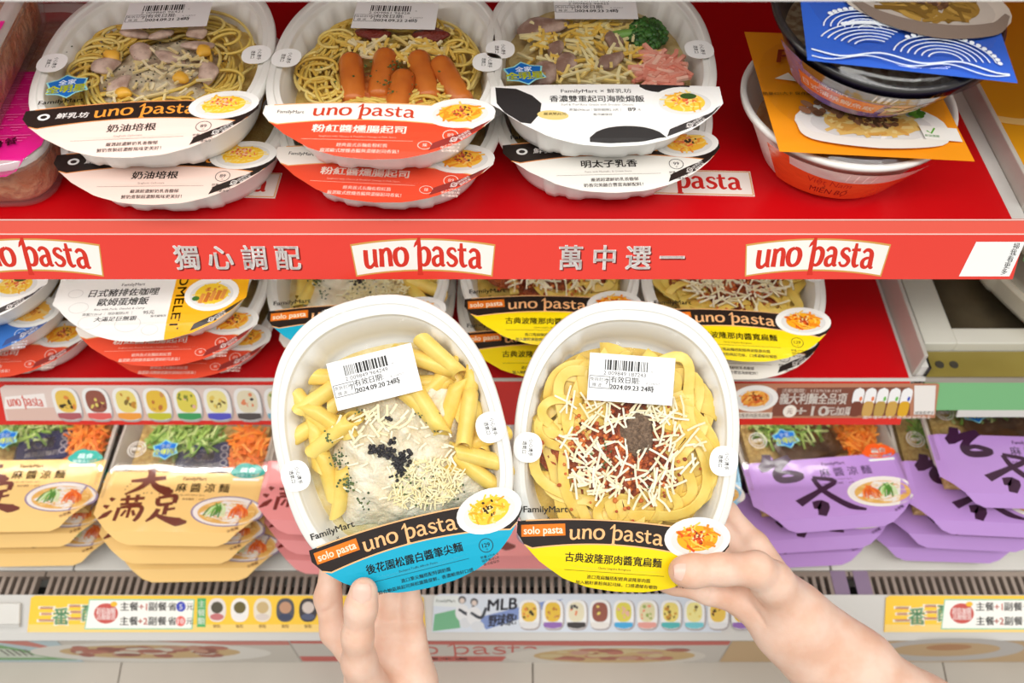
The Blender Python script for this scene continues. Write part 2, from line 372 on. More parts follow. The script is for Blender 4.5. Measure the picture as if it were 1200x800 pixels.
A.conv([(-592, 20), (-545, 16), (-546, 32), (-597, 34)], (246, 240, 236)); A.up(); A.logo(-570, 26, 7.5, (214, 110, 100), 42, arch=1)
for i in range(14): mini_tray(A, -522 + i*35.4, 28, 31, 37, FC[i % 8], BC[i % 8], i)
A.build('printed_card', o, PAPER)
o, A = card('price_strip', 'brown strip with drink bottles and white lettering, on the lower shelf rail by the divider', fm, 110, 494, 5, 44, (188, 128, 98), 6, rounded=2)
A.conv([(308, 10), (462, 9), (470, 41), (306, 42)], (128, 76, 60)); A.up()
A.plate(284, 22, 27, 15, 0, n=40, seed=5, pal=((240, 170, 70), (230, 130, 50), (250, 200, 110), (214, 96, 44)))
A.rect(280, 41, 54, 7, (238, 228, 214)); A.text('經典波隆那肉醬寬扁麵', 280, 41, 5, (120, 90, 80), .01, width=48)
A.text('活動期間：113/9/18-10/1', 348, 13, 5, (240, 226, 214), .02, width=68)
A.text('義大利麵全品項', 352, 22, 12, (252, 246, 238), .03, width=78, sy=1.1)
A.ell(327, 36, 8, 7, (246, 238, 226)); A.text('元', 327, 36, 7, (128, 76, 60), .02)
A.text('+10', 353, 35.5, 15, (252, 246, 238), .03, width=38); A.text('元加購', 386, 36, 10.5, (252, 246, 238), .03, width=32)
for i in range(5):
    bx = 404 + i*14
    A.ell(bx, 12, 2.4, 2.4, (240, 240, 240)); A.ell(bx, 20, 6.6, 9.5, (243, 243, 243), e=.6); A.ell(bx, 33.5, 6.2, 8.8, [(120, 66, 50), (206, 164, 90), (190, 156, 80), (206, 164, 80), (222, 170, 40)][i], e=.6)
    A.ell(bx + 3.4, 22, 1.7, 2.6, [(230, 120, 60), (230, 120, 60), (110, 190, 80), (110, 190, 80), (70, 90, 190)][i])
A.conv([(466, 7), (491, 7), (498, 40), (474, 40)], (236, 232, 226)); A.up(); A.text('掃我看更多', 486, 38, 4.6, (90, 80, 76), .01)
A.text('圖片僅供參考，商品以實物為主', 455, 43, 3.6, (250, 240, 230), .01, width=80)
A.build('printed_card', o, PAPER)

# bottom deck: panels, grille, price rail, front poster board
deck = thing('display_deck', 'bottom deck of the chilled case with white panels behind a slotted grille', 'shelf', (0, 0, Z(ZD)))
MB().box((-.9, .31, -.06), (1.0, .92, -.05)).build('deck_base', DARKPLASTIC, deck)
for x0, x1 in ((-.9, -.473), (-.471, -.067), (-.065, .342), (.344, .75)):
    MB().box((x0, .356, -.05), (x1, .92, 0)).build('deck_panel', WHITE_STEEL, deck, bevel=.001)
GR = mat('grille_metal', (176, 160, 148), rough=.35, metal=.35)
for x0, x1 in ((-.9, -.5015), (-.4995, .361), (.363, .9)):
    MB().box((x0, .3495, -.012), (x1, .355, -.002)).build('grille_bar', GR, deck)
    MB().box((x0, .316, -.012), (x1, .3235, -.004)).build('grille_bar', GR, deck)
slat = MB().box((-.0019, .3235, -.012), (.0019, .3495, -.0025)).mesh('slat')
for i in range(-72, 88):
    x = i*.0085
    if abs(x + .5005) > .005 and abs(x - .362) > .005: obj('slat', slat, GR, deck, loc=(x, 0, 0))
PURP = mat('lilac_tape', (150, 128, 156), rough=.4)
for x in (.350, .374): MB().box((x - .008, .317, -.0025), (x + .008, .3555, -.0015)).build('tape', PURP, deck)
MB().prism([(.3258, .0075), (.2935, -.0140), (.287, -.020), (.300, -.030), (.316, -.012)], -.9, .95).build('price_rail', GREY_RAIL, deck)
MB().box((-.9, .2872, -.16), (.95, .30, -.020)).build('front_board', mat('board_grey', (196, 190, 182), rough=.5), deck)
lb = mat('bumper_grey', (186, 178, 166), rough=.5, noise=(4, (172, 164, 152), .4, .65))
for x0, x1 in ((-.9, -.4355), (-.4345, .0225), (.0235, .4795), (.4805, .95)):
    MB().prism([(.2905, -.0935), (.20, -.112), (.20, -.30), (.2905, -.30)], x0, x1).build('bumper_panel', lb, deck, bevel=.001)
dv = Vector((0, -.031, -.0212)); ky = dv.length/43; dv.normalize(); dn = Vector((0, -.0212, .031)).normalized()
fd = plane_fn(Vector((0, .3252, Z(ZD) + .0075)) + dn*.0012, (.8975/1000, 0, 0), dv*ky, 6e-6)
def yellow_card(label, x0, x1):
    o, A = card('price_card', label, fd, x0, x1, 0, 43, (252, 206, 70), 4, rounded=4)
    A.strip(np.linspace(x0 - 3, x1 + 3, 3), lambda x: 34, lambda x: 43, (250, 214, 128))
    for i, (ch, c) in enumerate(zip('三番三配', ((246, 190, 170), (140, 200, 150), (246, 180, 160), (140, 200, 150)))):
        A.text(ch, x0 + 18 + i*17, 22 + 3*math.sin(i*2), 23, (250, 246, 226), .06); A.text(ch, x0 + 18 + i*17, 22 + 3*math.sin(i*2), 21, c, .02)
    A.conv([(x0+67, 4), (x0+190, 4), (x0+188, 40), (x0+62, 40)], (150, 205, 170)); A.up(); A.conv([(x0+68, 5.5), (x0+188.5, 5.5), (x0+186.5, 38.5), (x0+63.5, 38.5)], (250, 248, 240)); A.up()
    A.ell(x0+87, 21, 14, 12, (206, 92, 84)); A.ell(x0+96, 10, 4, 3, (246, 190, 60)); A.text('超值加購', x0+87, 18, 8, (250, 230, 226), .03, width=22); A.text('活動優惠', x0+87, 25, 8, (250, 230, 226), .03, width=22)
    for y, n, c in ((13, '5', (70, 80, 190)), (30, '10', (236, 110, 100))):
        A.text('主餐', x0+114, y, 11, (70, 66, 66), .02); A.text('+%s' % ('1' if y < 20 else '2'), x0+130, y, 11, (220, 100, 80), .02); A.text('副餐', x0+147, y, 11, (70, 66, 66), .02, width=21); A.text('省', x0+164, y, 10.5, (70, 66, 66), .02)
        A.ell(x0+174, y, 5.5, 6, c); A.text(n, x0+174, y, 9, (255, 255, 255), .02); A.text('元', x0+184.5, y, 9, (70, 66, 66), .02)
    A.rect(x0+198, 20, 10, 34, (90, 180, 110)); [A.text(ch, x0+198, 10+i*10, 9, (250, 250, 240), .02) for i, ch in enumerate('主餐類')]
    x = x0 + 216; i = 0
    while x < x1 - 12:
        A.ell(x, 17, 10.5, 14, ((234, 226, 220), (244, 240, 234), (236, 226, 206), (90, 90, 96), (70, 66, 70))[i % 5], e=.8); A.ell(x, 14, 7, 7, ((90, 84, 70), (110, 100, 60), (206, 180, 130), (196, 150, 120), (214, 200, 190))[i % 5]); A.ell(x, 25, 8, 4, ((200, 120, 120), (240, 236, 232), (220, 206, 196), (70, 76, 100), (90, 96, 120))[i % 5])
        A.text('餐點', x, 36, 4.5, (130, 100, 60)); x += 26.5; i += 1
    A.build('printed_card', o, PAPER); return o
yellow_card('yellow price card below the noodle boxes at the left', -559, -104)
yellow_card('yellow price card at the right edge, past the lilac tape', 436, 760)
o, A = card('price_card', 'pale blue price card with baseball players and a row of meal trays', fd, -90, 240, -2, 43, (214, 222, 232), 3)
A.conv([(-90, 0), (-62, 0), (-60, 14), (-92, 12)], (226, 232, 230)); A.conv([(-90, 22), (-64, 16), (-60, 38), (-92, 42)], (120, 180, 140)); A.up(); A.conv([(-40, 26), (30, 8), (60, 4), (20, 24), (-30, 40)], (130, 150, 200)); A.up()
A.text('FamilyMart', -77, 6, 5, (70, 90, 80), .01)
for px_, py_, k in ((-58, 20, 1), (-44, 24, 1.1)):
    A.ell(px_, py_ - 15*k, 4.5, 4.5, (90, 92, 96)); A.ell(px_, py_ - 14*k, 3, 3.2, (222, 206, 196)); A.ell(px_, py_, 8*k, 10*k, (228, 230, 232)); A.ell(px_ + 4, py_ + 12, 7*k, 6, (216, 220, 224)); A.stroke([(px_-4, py_-4), (px_+8, py_+2), (px_+14, py_-10)], [3, 4, 3], (70, 74, 80), 4)
A.text('MLB', -12, 10, 19, (74, 74, 84), .03, width=34, slant=.15, rot=-.08); A.text('野球祭!', -12, 29, 15, (74, 74, 84), .03, width=32, slant=.15, rot=-.08)
for i in range(10): mini_tray(A, 20 + i*27.4, 22, 24, 34, FC[(i*3) % 8], [(226, 226, 226), (150, 110, 180), (70, 66, 66), (230, 226, 220), (80, 170, 220), (226, 160, 150), (90, 180, 180), (120, 200, 210)][i % 8], i + 30)
A.build('printed_card', o, PAPER)
ph = thing('price_holder', 'empty pale clip at the left end of the bottom rail', 'price holder')
MB().prism([(y, z + Z(ZD)) for y, z in ((.3185, .0045), (.3005, -.0075), (.2985, -.0045), (.3165, .0075))], -.56, -.512).build('clip_face', WHITE_STEEL, ph, bevel=.001)
MB().prism([(y, z + Z(ZD)) for y, z in ((.3005, -.0075), (.2985, -.0095), (.2965, -.0065), (.2985, -.0045))], -.56, -.512).build('clip_lip', STEEL, ph)
# faded posters on the front board
fp = plane_fn((0, .2868, Z(ZD) - .0205), (.93/1000, 0, 0), (0, 0, -.0725/28), 6e-6)
def poster(label, x0, x1, base, draw):
    o = thing('poster', label, 'poster'); A = Art(fp); A.conv([(x0, 0), (x1, 0), (x1, 28), (x0, 28)], base); A.up(); draw(A); A.build('printed_sheet', o, PAPER)
def d1(A):
    A.conv([(-640, 0), (-600, 0), (-515, 25), (-640, 25)], (124, 172, 116)); A.up(); A.conv([(-640, 8), (-580, 10), (-548, 22), (-640, 22)], (206, 214, 200)); A.up()
    for i in range(5): A.rect(-590 + i*7, 15, 3, 8, (120, 120, 110))
poster('faded green and pale blue poster at the bottom left corner', -660, -512, (186, 206, 212), d1)
def d2(A):
    A.conv([(-590, 0), (-545, 0), (-515, 13)], (206, 130, 120)); A.conv([(-400, 0), (-252, 0), (-252, 5), (-320, 5)], (206, 130, 120)); A.up()
    A.ell(-420, 15, 140, 13, (226, 222, 214)); A.ell(-420, 14, 105, 9, (206, 176, 130)); R = random.Random(4)
    for i in range(46): A.ell(-420 + R.uniform(-85, 85), 14 + R.uniform(-6, 5), R.uniform(8, 18), R.uniform(1.5, 3), R.choice([(170, 106, 92), (186, 120, 104), (196, 150, 130), (214, 206, 190), (150, 92, 80)]), 0, 8)
poster('faded poster with a plate of meat sauce, left of the left wrist', -511, -252, (206, 200, 190), d2)
def d3(A):
    A.conv([(-250, 0), (246, 0), (246, 5), (80, 6), (-250, 3)], (204, 108, 100)); A.up(); A.conv([(-250, 20), (-6, 20), (-12, 27), (-250, 27)], (204, 104, 96)); A.up()
    A.logo(-60, 12, 9, (204, 92, 84), 190)
    A.text('獨心調配 · 萬中選一', -110, 23.5, 5, (236, 214, 206), .02, width=150, sy=.7)
    A.ell(110, 20, 118, 14, (222, 216, 206)); A.ell(120, 19, 95, 10, (210, 180, 130)); R = random.Random(8)
    for i in range(40): A.ell(120 + R.uniform(-75, 75), 18 + R.uniform(-7, 6), R.uniform(7, 16), R.uniform(1.5, 3), R.choice([(176, 110, 96), (196, 126, 110), (206, 160, 140), (216, 196, 150)]), 0, 8)
poster('faded red and white poster with pasta lettering below the baseball card', -250, 246, (208, 202, 194), d3)
def d4(A):
    A.ell(500, 12, 90, 15, (200, 196, 192)); A.ell(500, 11, 62, 9, (206, 176, 136)); A.ell(500, 8, 26, 4, (190, 140, 100)); A.ell(660, 16, 60, 12, (214, 208, 200))
poster('faded tan poster at the bottom right behind the forearm', 248, 760, (206, 176, 136), d4)

# ------------------------------------------------------------------ neighbouring case section on the right
nb = thing('display_shelf', 'amber-lined shelf of the next case section at the upper right', 'shelf', (0, 0, Z(ZT)))
MB().box((.398, YF, -.014), (.95, .92, -.001)).build('shelf_board', STEEL, nb)
MB().box((.398, YF + .003, -.001), (.95, .92, 0)).build('liner', YELLOW, nb)
sq = MB(); sq.rings(sweep(smooth_path([(.40, .577, .0006), (.425, .572, .0006), (.437, .580, .0006), (.447, .571, .0006), (.455, .562, .0006), (.475, .570, .0006), (.50, .576, .0006), (.56, .585, .0006)], 8), [(-.004, 0), (.004, 0), (.004, .0004), (-.004, .0004)]), cap0=True, cap1=True)
sq.build('wavy_print', mat('cream_print', (246, 208, 130), rough=.5), nb)
GREENR = mat('green_rail', (122, 186, 128), rough=.35)
MB().prism(rail_prof(0, .004, .004), .394, .95).build('rail_lip', GREY_RAIL, nb); MB().prism(rail_prof(.004, .034), .394, .95).build('price_rail', GREENR, nb)
nm = thing('display_shelf', 'next section shelf with olive front plate and green price rail', 'shelf', (0, 0, Z(ZM)))
MB().box((.402, YM, -.014), (.95, .92, -.002)).build('shelf_board', STEEL, nm)
MB().box((.402, YM + .002, -.002), (.95, .500, .0)).build('front_plate', mat('olive_steel', (150, 134, 62), rough=.4, noise=(8, (138, 122, 54), .4, .6)), nm)
for x in (.418, .432): MB().rings([[(x + r*math.cos(a), 0.484 + r*math.sin(a), z) for a in np.linspace(0, 6.28, 13)[:-1]] for r, z in ((.0045, 0), (.004, .001), (.0001, .001))]).build('bolt', mat('dark_bolt', (84, 80, 70), rough=.4, metal=.5), nm)
MB().prism(rail_prof(0, .005, .005, 0, YM), .40, .95).build('rail_lip', TAUPE, nm); MB().prism(rail_prof(.005, .036, .002, 0, YM), .40, .95).build('price_rail', GREENR, nm); MB().prism(rail_prof(.036, .044, .002, 0, YM), .44, .95).build('rail_base', GREY_RAIL, nm)
fr = thing('glass_panel', 'white framed dark glass panel lying behind the olive plate', 'panel', (0, 0, Z(ZM)))
WF = mat('white_frame', (226, 224, 212), rough=.35)
MB().box((.404, .501, -.001), (.436, .90, .012)).build('frame_side', WF, fr, bevel=.001); MB().box((.436, .501, -.001), (.90, .520, .012)).build('frame_front', WF, fr, bevel=.001)
MB().box((.436, .520, 0), (.90, .90, .004)).build('dark_pane', mat('dark_glass', (66, 58, 44), rough=.15, noise=(12, (96, 84, 62), .45, .7)), fr)
DG = mat('divider_grey', (190, 184, 174), rough=.4, noise=(5, (206, 202, 194), .4, .65))
for lab_, zb, hh in (('pale grey low divider between the lower red shelf and the next section', ZM, .030), ('pale grey low divider between the upper red shelf and the amber shelf', ZT, .016)):
    d_ = thing('divider', lab_, 'divider', (0, 0, Z(zb)))
    MB().box((.3886, YF + .014, -.012), (.3926, .92, hh)).build('divider_panel', DG, d_, bevel=.0008)
    MB().box((.3927, YF + .014, -.004), (.3965 if zb == ZT else .3995, .92, hh*.4)).build('bracket', WHITE_STEEL, d_)
    if zb == ZM: MB().box((.3996, YF + .012, -.001), (.4016, .92, .0125)).build('gap_shade', DARKPLASTIC, d_)  # dark strip whose colour stands in for the shaded gap beside the divider

# ------------------------------------------------------------------ the pasta tray
K = .00064                                  # metres per label unit; half width of a tray is 134 units
HA, HT, HB, DEP = 134*K, 170*K, 152*K, .038
def outline(n, dx=0, dt=0, db=0):
    P = []
    for i in range(n):
        a = 2*math.pi*i/n; c, s = math.cos(a), math.sin(a)
        e = 2/2.35 if s >= 0 else 2/2.9
        P.append(((HA - dx)*math.copysign(abs(c)**e, c), ((HT - dt) if s >= 0 else (HB - db))*math.copysign(abs(s)**e, s)))
    return np.array(P)
NO = 168
def ring(dx, z, dt=None, db=None, rib=0, ribn=7):
    o = outline(NO, dx, dt if dt is not None else dx*1.3, db if db is not None else dx*1.15)
    if rib:
        r = np.array([(rib if (i % ribn) < ribn*.5 and (i // (ribn*4)) % 2 == 0 else 0) for i in range(NO)])
        d = o/np.linalg.norm(o, axis=1)[:, None]; o = o - d*r[:, None]
    return np.column_stack([o, np.full(NO, z)])
b = MB()
R_ = [ring(.0035, -.0068), ring(.0005, -.0066), ring(0, -.0052), ring(.0004, -.0008), ring(.0012, 0), ring(.0050, .0003), ring(.0053, .0003), ring(.0056, -.0009), ring(.0060, -.0010), ring(.0092, -.0010, .0146), ring(.0094, -.0010, .0149), ring(.0098, -.0028, .0154),
      ring(.0102, -.0050, .0162), ring(.0106, -.0056, .0168), ring(.0112, -.0066, .0180, .0112, .0016), ring(.0155, -.022, .027, .0155, .0022), ring(.0180, -.0305, .031, .018, .0016), ring(.022, -.0322, .035, .022)]
b.rings(R_, cap1=True)
R_ = [ring(.0035, -.0068), ring(.0050, -.0066), ring(.0080, -.0072, .012, .008), ring(.0088, -.0100, .015, .0088), ring(.0092, -.0108, .0155, .0092, -.0020), ring(.0130, -.031, .024, .013, -.0024), ring(.0148, -.0362, .0265, .0148, -.0020), ring(.0160, -.0366, .028, .016), ring(.020, -DEP, .032, .020)]
b.rings(R_[::-1], cap0=True)
TRAY_ME = b.mesh('tray_body', True); 
PP = mat('white_tray_plastic', (244, 243, 238), rough=.38, spec=.45, sss=.0)
f = MB(); n = NO
R_ = [np.column_stack([outline(NO, .0006)*s, np.full(NO, .0010 - .0012*(1 - s**2))]) for s in (1, .9, .75, .55, .3, .02)]
f.rings(R_); FILM_ME = f.mesh('film', True)
FILM = film_mat('clear_film', .045, (.995, .995, .99))
FOLDS = (138, 152, 166)
def fold3(x, y, L):
    yy, zz = y, 0.0; ang = 0; lo = None
    Y, Zz = min(y, FOLDS[0]), 0.0; prev = FOLDS[0]; a = 0
    for i, fy in enumerate(FOLDS):
        nxt = FOLDS[i+1] if i + 1 < len(FOLDS) else 1e9; a = math.radians((4, 9, 16)[i])
        seg = max(0, min(y, nxt) - fy); Y += seg*math.cos(a); Zz -= seg*math.sin(a)
    return (K*x, -K*Y, K*Zz + .0014 + L*4e-6)
BOT = [(-122, 113), (-112, 127), (-92, 146), (-62, 165), (-32, 174), (0, 177), (36, 175), (66, 167), (94, 152), (114, 133), (129, 112)]
def bot(x): return float(np.interp(x, [p[0] for p in BOT], [p[1] for p in BOT]))
def arc0(x): return 91 + 8*(x/120)**2
def arc1(x): return min(119.5 + 11*(x/105)**2, bot(x))
XS = np.linspace(-122, 129, 27)
BLACK = (40, 30, 26); SAND = (250, 190, 130)
def small_print(A, y, l1, l2, col, eng, ecol=None, c=-4):
    A.text(eng, c, y + 11, 3.6, ecol or col, .0); A.rect(c, y + 16, 118, .5, ecol or col)
    A.text(l1, c + 6, y + 23, 5.4, col, .02); A.text(l2, c + 4, y + 30.5, 5.4, col, .02)
def price(A, x, y, n, col, extra=True):
    A.ring(x, y, 7.6, .8, col); A.text(n, x, y - .6, 7, col, .015); A.text('元', x, y + 4.8, 2.6, col)
    if extra:
        for i, s in enumerate(('熱量:679大卡', '保存期限2天', '需冷藏保存')): A.text(s, x + 1, y + 13 + i*4.4, 3.8, col, .015)
def base_label(A, base, band, rule=None):
    A.strip(XS, arc0, bot, base); A.strip(XS, arc0, arc1, band)
    if rule:
        for a, fn_ in ((0, arc0), (0, arc1)): A.strip(XS[1:-1], lambda x: fn_(x) - .7, lambda x: fn_(x) + .9, rule)
def tear(A, col=BLACK):
    A.fan([(62, 164.5), (66, 154), (84, 144), (106, 133), (126, 115), (114, 131.5), (94, 149.5)], col); A.up()
    A.text('微波加熱前請先', 94, 143, 3.8, (246, 240, 236), .01, rot=-.75); A.text('撕開此角', 100, 143, 3.8, (246, 240, 236), .01, rot=-.75); A.ring(88, 148, 2.6, .8, (246, 240, 236))
def lab_solo(A, base, title, eng, l1, l2, pl, seed):
    base_label(A, base, BLACK, SAND)
    A.text('FamilyMart', -90, 83, 10.5, (36, 34, 30), .018, width=52, rot=-.07); A.text('×', -86, 93, 8, (36, 34, 30), rot=0)
    A.rect(-91, 108, 52, 14, (240, 126, 28), -.10); A.text('solo pasta', -91, 107.6, 11.5, (255, 240, 214), .022, width=46, rot=-.10, sy=1.1)
    A.logo(-4, 107.5, 11.5, SAND, 112, arch=3.2)
    A.text(title, -6, 137.5, 12, (30, 26, 22), .022, width=114); small_print(A, 137, l1, l2, (36, 32, 26), eng)
    price(A, 78, 143, '129', (40, 36, 30)); A.plate(91, 105, 39, 25, -.12, seed=seed, n=70, **pl)
def lab_yellow(A): lab_solo(A, (250, 222, 10), '古典波隆那肉醬寬扁麵', 'Classic Linguine Bolognese', '進口寬扁麵搭配經典波隆那肉醬', '加入豬籽裹粉與起司絲，口感濃郁有嚼勁', dict(pal=((250, 176, 30), (244, 140, 24), (252, 206, 90), (226, 90, 20)), top=((236, 214, 150), (120, 60, 20), (200, 60, 20))), 3)
def lab_turq(A): lab_solo(A, (20, 172, 206), '後花園松露白醬筆尖麵', 'Backyard Truffle Alfredo Penne', '進口筆尖麵搭配特調奶醬', '綜合鮑菇與起司與松露醬提鮮，香濃順滑好口感', dict(pal=((250, 208, 60), (246, 190, 40), (252, 224, 130), (240, 170, 40)), top=((60, 40, 20), (250, 226, 140), (230, 150, 40))), 7)
def lab_milk(A, base, title, eng, n, pl, seed, l1='嚴選超濃鮮奶乳香馥郁', l2='鮮奶煮製超濃醇風味更美好！'):
    base_label(A, base, BLACK, (226, 150, 90))
    A.text('FamilyMart', -88, 84, 9.5, (36, 34, 30), .018, width=48, rot=-.06)
    A.ell(-100, 111, 6.5, 5.5, (244, 242, 240)); A.ell(-100, 111, 3.6, 2.8, BLACK); A.text('鮮乳坊', -70, 110, 10, (246, 240, 236), .012, width=34, slant=.1)
    A.logo(8, 106.5, 11.5, (248, 160, 60), 110, arch=3)
    A.text(title, -2, 135, 13, (46, 34, 30), .022); small_print(A, 136, l1, l2, (70, 50, 46), eng, (150, 130, 124)); price(A, 74, 138, n, (50, 40, 38)); tear(A)
    A.plate(91, 103, 38, 24, -.1, seed=seed, n=60, **pl)
def lab_bacon(A): lab_milk(A, (252, 224, 212), '奶油培根', 'Spaghetti Carbonara', '89', dict(pal=((250, 206, 60), (246, 190, 40), (252, 226, 130)), top=((240, 130, 90), (230, 100, 70), (250, 200, 160))), 11)
def lab_ment(A): lab_milk(A, (246, 243, 236), '明太子乳香', 'Pasta with Mentaiko & Cream Sauce', '99', dict(pal=((250, 190, 60), (250, 214, 110), (240, 150, 60)), top=((250, 120, 70), (240, 150, 110), (60, 50, 30))), 12, '嚴選超濃鮮奶乳香馥郁', '奶香完美融合豐富海鮮配料！')
def lab_red(A, price_n='89'):
    base_label(A, (234, 78, 48), (250, 244, 236), (240, 180, 120))
    A.text('FamilyMart', -92, 109, 7.5, (40, 36, 34), .015, width=29); A.logo(-12, 106, 12.5, (206, 66, 36), 112, arch=2.6)
    A.text('粉紅醬燻腸起司', -14, 135.5, 13, (255, 240, 228), .03, width=100); small_print(A, 136, '經典義式長麵佐粉紅醬', '嚴選歐式煙燻香腸與濃郁起司香氣！', (255, 228, 214), 'Spaghetti with Cheese & Frankfurt Sausage in Pink Sauce', (252, 190, 170), -14)
    A.ring(58, 157, 7, .6, (255, 226, 214), 5); A.text('辣', 58, 157, 5, (255, 226, 214)); price(A, 84, 142, price_n, (255, 232, 220)); tear(A, (150, 50, 44))
    A.plate(92, 105, 38, 25, -.1, seed=15, n=60, pal=((246, 190, 60), (240, 150, 40), (250, 206, 110)), top=((200, 80, 50), (220, 120, 80), (110, 70, 40)))
def lab_cow(A):
    T0 = lambda x: 78 + 4*(x/120)**2
    BOTX = np.linspace(-126, 129, 27); bt = lambda x: max(bot(x), T0(x) + 1)
    A.strip(BOTX, T0, bt, (247, 246, 243))
    A.fan([(-121, 84), (-98, 86), (-80, 98), (-70, 112), (-72, 130), (-82, 146), (-93, 144), (-110, 128), (-119, 112)], (46, 44, 44)); A.up()
    A.strip(np.linspace(-20, 62, 12), lambda x: 170 - 21*math.sqrt(max(0, 1-((x-21)/42)**2)), lambda x: max(bot(x) - 4, 170 - 21*math.sqrt(max(0, 1-((x-21)/42)**2))), (50, 48, 48))
    A.strip(np.linspace(40, 96, 10), T0, lambda x: 79 + 14*math.sqrt(max(0, 1 - ((x - 68)/29)**2)), (44, 42, 42))
    A.text('FamilyMart × 鮮乳坊', -9, 90, 8.5, (50, 46, 46), .015, width=78); A.text('香濃雙重起司海陸焗飯', -9, 104, 12, (40, 36, 36), .02, width=104); A.text('Surf & Turf Rice Gratin with Double Cheese', -9, 114, 4.4, (90, 84, 80))
    A.text('熱量690kcal│保存期限2-3天│', -12, 123, 5, (60, 56, 54), .01, width=56); A.text('89', 28, 122, 9, (40, 36, 36), .03); A.text('元', 36, 123, 4, (40, 36, 36)); A.text('需冷藏保存', -4, 131, 4.2, (60, 56, 54), .01)
    A.ell(-58, 132, 17, 8, (228, 204, 130), .1); A.text('嚴選雙起司', -56, 130, 5, (90, 70, 30), .02)
    tear(A, (60, 56, 56)); A.plate(87, 110, 36, 27, -.05, seed=21, n=60, pal=((250, 206, 70), (246, 180, 50), (252, 226, 140)), top=((240, 120, 70), (250, 170, 120), (226, 90, 60))); A.ell(92, 100, 9, 5, (60, 90, 40))
def lab_curry(A):
    T0 = lambda x: 66 + 4*(x/120)**2; bt = lambda x: max(bot(x), T0(x) + 1)
    A.strip(np.linspace(-126, 129, 27), T0, bt, (234, 232, 228)); A.strip(np.linspace(30, 129, 12), T0, bt, (246, 178, 22))
    for x, y, r in ((-90, 120, 12), (-70, 145, 14), (-20, 150, 16), (10, 160, 10), (-100, 95, 9)): A.ring(x, y, r, 1.2, (214, 212, 208), r*.7)
    A.text('FamilyMart', -26, 82, 7, (50, 46, 46), .015); A.text('日式豬排佐咖哩', -36, 96, 14, (44, 38, 36), .02, width=92, slant=.12); A.text('歐姆蛋燴飯', -34, 112, 14, (44, 38, 36), .02, width=66, slant=.12)
    A.text('Rice with Pork, Omelet & Curry', -36, 124, 5, (70, 64, 60), .01, slant=.2); A.text('熱量711kcal │ 保存期限2天 │', -50, 132, 5, (60, 56, 54), .01); A.text('95元', 4, 132, 7.5, (50, 46, 44), .02); A.text('大滿足巨無霸', -38, 141, 8, (40, 36, 36), .03, width=54, slant=.15); A.text('需冷藏保存', 18, 139, 4.2, (60, 56, 54), .01)
    A.text('OMELET', 41, 115, 17, (60, 44, 22), .02, rot=math.pi/2, width=92)
    tear(A, (60, 54, 50)); A.plate(82, 104, 36, 30, 0, seed=25, n=40, pal=((246, 206, 50), (250, 220, 90)), top=((206, 120, 50), (226, 150, 80)))
    for i in range(5): A.rect(70 + i*7, 112 - i*1.5, 5.5, 17, ((226, 150, 70), (210, 120, 50))[i % 2], .2)
    A.ell(62, 112, 5, 4, (70, 120, 50))
def lab_blue(A):
    base_label(A, (60, 122, 206), (246, 244, 240), (160, 190, 226)); A.logo(-6, 106, 12, (50, 90, 180), 120, arch=2.6); A.text('焗烤海鮮通心麵', -10, 136, 13, (250, 250, 250), .02); price(A, 84, 146, '89', (230, 240, 250)); small_print(A, 136, '濃郁起司海鮮', '焗烤香氣十足', (236, 242, 250), 'Seafood Gratin'); tear(A, (70, 90, 150))
    A.plate(92, 108, 38, 28, -.1, seed=28, n=60, pal=((246, 190, 80), (240, 206, 130)), top=((200, 110, 50), (226, 150, 70)))
LABELS = dict(yellow=lab_yellow, turq=lab_turq, bacon=lab_bacon, ment=lab_ment, red=lab_red, cow=lab_cow, curry=lab_curry, blue=lab_blue)
_lab = {}
def label_mesh(kind):
    if kind not in _lab:
        A = Art(fold3, FOLDS); LABELS[kind](A); _lab[kind] = A.mb.mesh('label')
    return _lab[kind]
def sticker_mesh(date, code, name):
    A = Art(lambda x, y, L: (K*x, -K*y, .0016 + L*3e-6)); R = random.Random(code)
    A.rect(0, 0, 101, 56, (246, 246, 246)); x = -32
    while x < 18:
        w_ = R.choice((.8, 1.2, 1.8, 2.4)); A.conv([(x, -21), (x+w_, -21), (x+w_, -9), (x, -9)], (36, 36, 36)); x += w_ + R.choice((.8, 1.1, 1.7))
    A.up(); A.text(code, -8, -5.5, 6.5, (60, 60, 60), width=50); A.text('元', 24, -10, 3, (80, 80, 80))
    A.frame(-37, 6, 24, 14, .7, (40, 40, 40)); A.text('免拆封可', -38, 3, 5, (60, 60, 60), width=20); A.text('微 波', -40, 9.5, 5, (60, 60, 60)); A.text('7', -28, 5, 9, (40, 40, 40), .0)
    A.text('有效日期:', -7, 2, 8.5, (34, 34, 34), .012, width=34); A.text('K 204707', 26, 4, 4, (130, 130, 130)); A.text(date + ' 24時', 1.5, 10.5, 8, (24, 24, 24), .035, width=52)
    return A.mb.mesh(name)
def tab_mesh(s):
    A = Art(lambda x, y, L: (K*x, -K*y, .0013 + L*4e-6))
    if True:
        A.ell(s*116, 12, 17, 18, (250, 250, 248), e=.85); A.text('小心燙手', s*116 + 3.5, 12, 5.2, (60, 58, 56), .02, rot=math.pi/2*(1)); A.text('透氣口', s*116 - 4, 12, 5.2, (60, 58, 56), .02, rot=math.pi/2)
    return A.mb.mesh('vent_tab')
TAB_ME = [tab_mesh(-1), tab_mesh(1)]
STK = {}
def badge_mesh():
    A = Art(lambda x, y, L: (K*x, -K*y, .0016 + L*4e-6)); A.star(-88, 58, 23); return A.mb.mesh('star_badge')
BADGE_ME = badge_mesh()
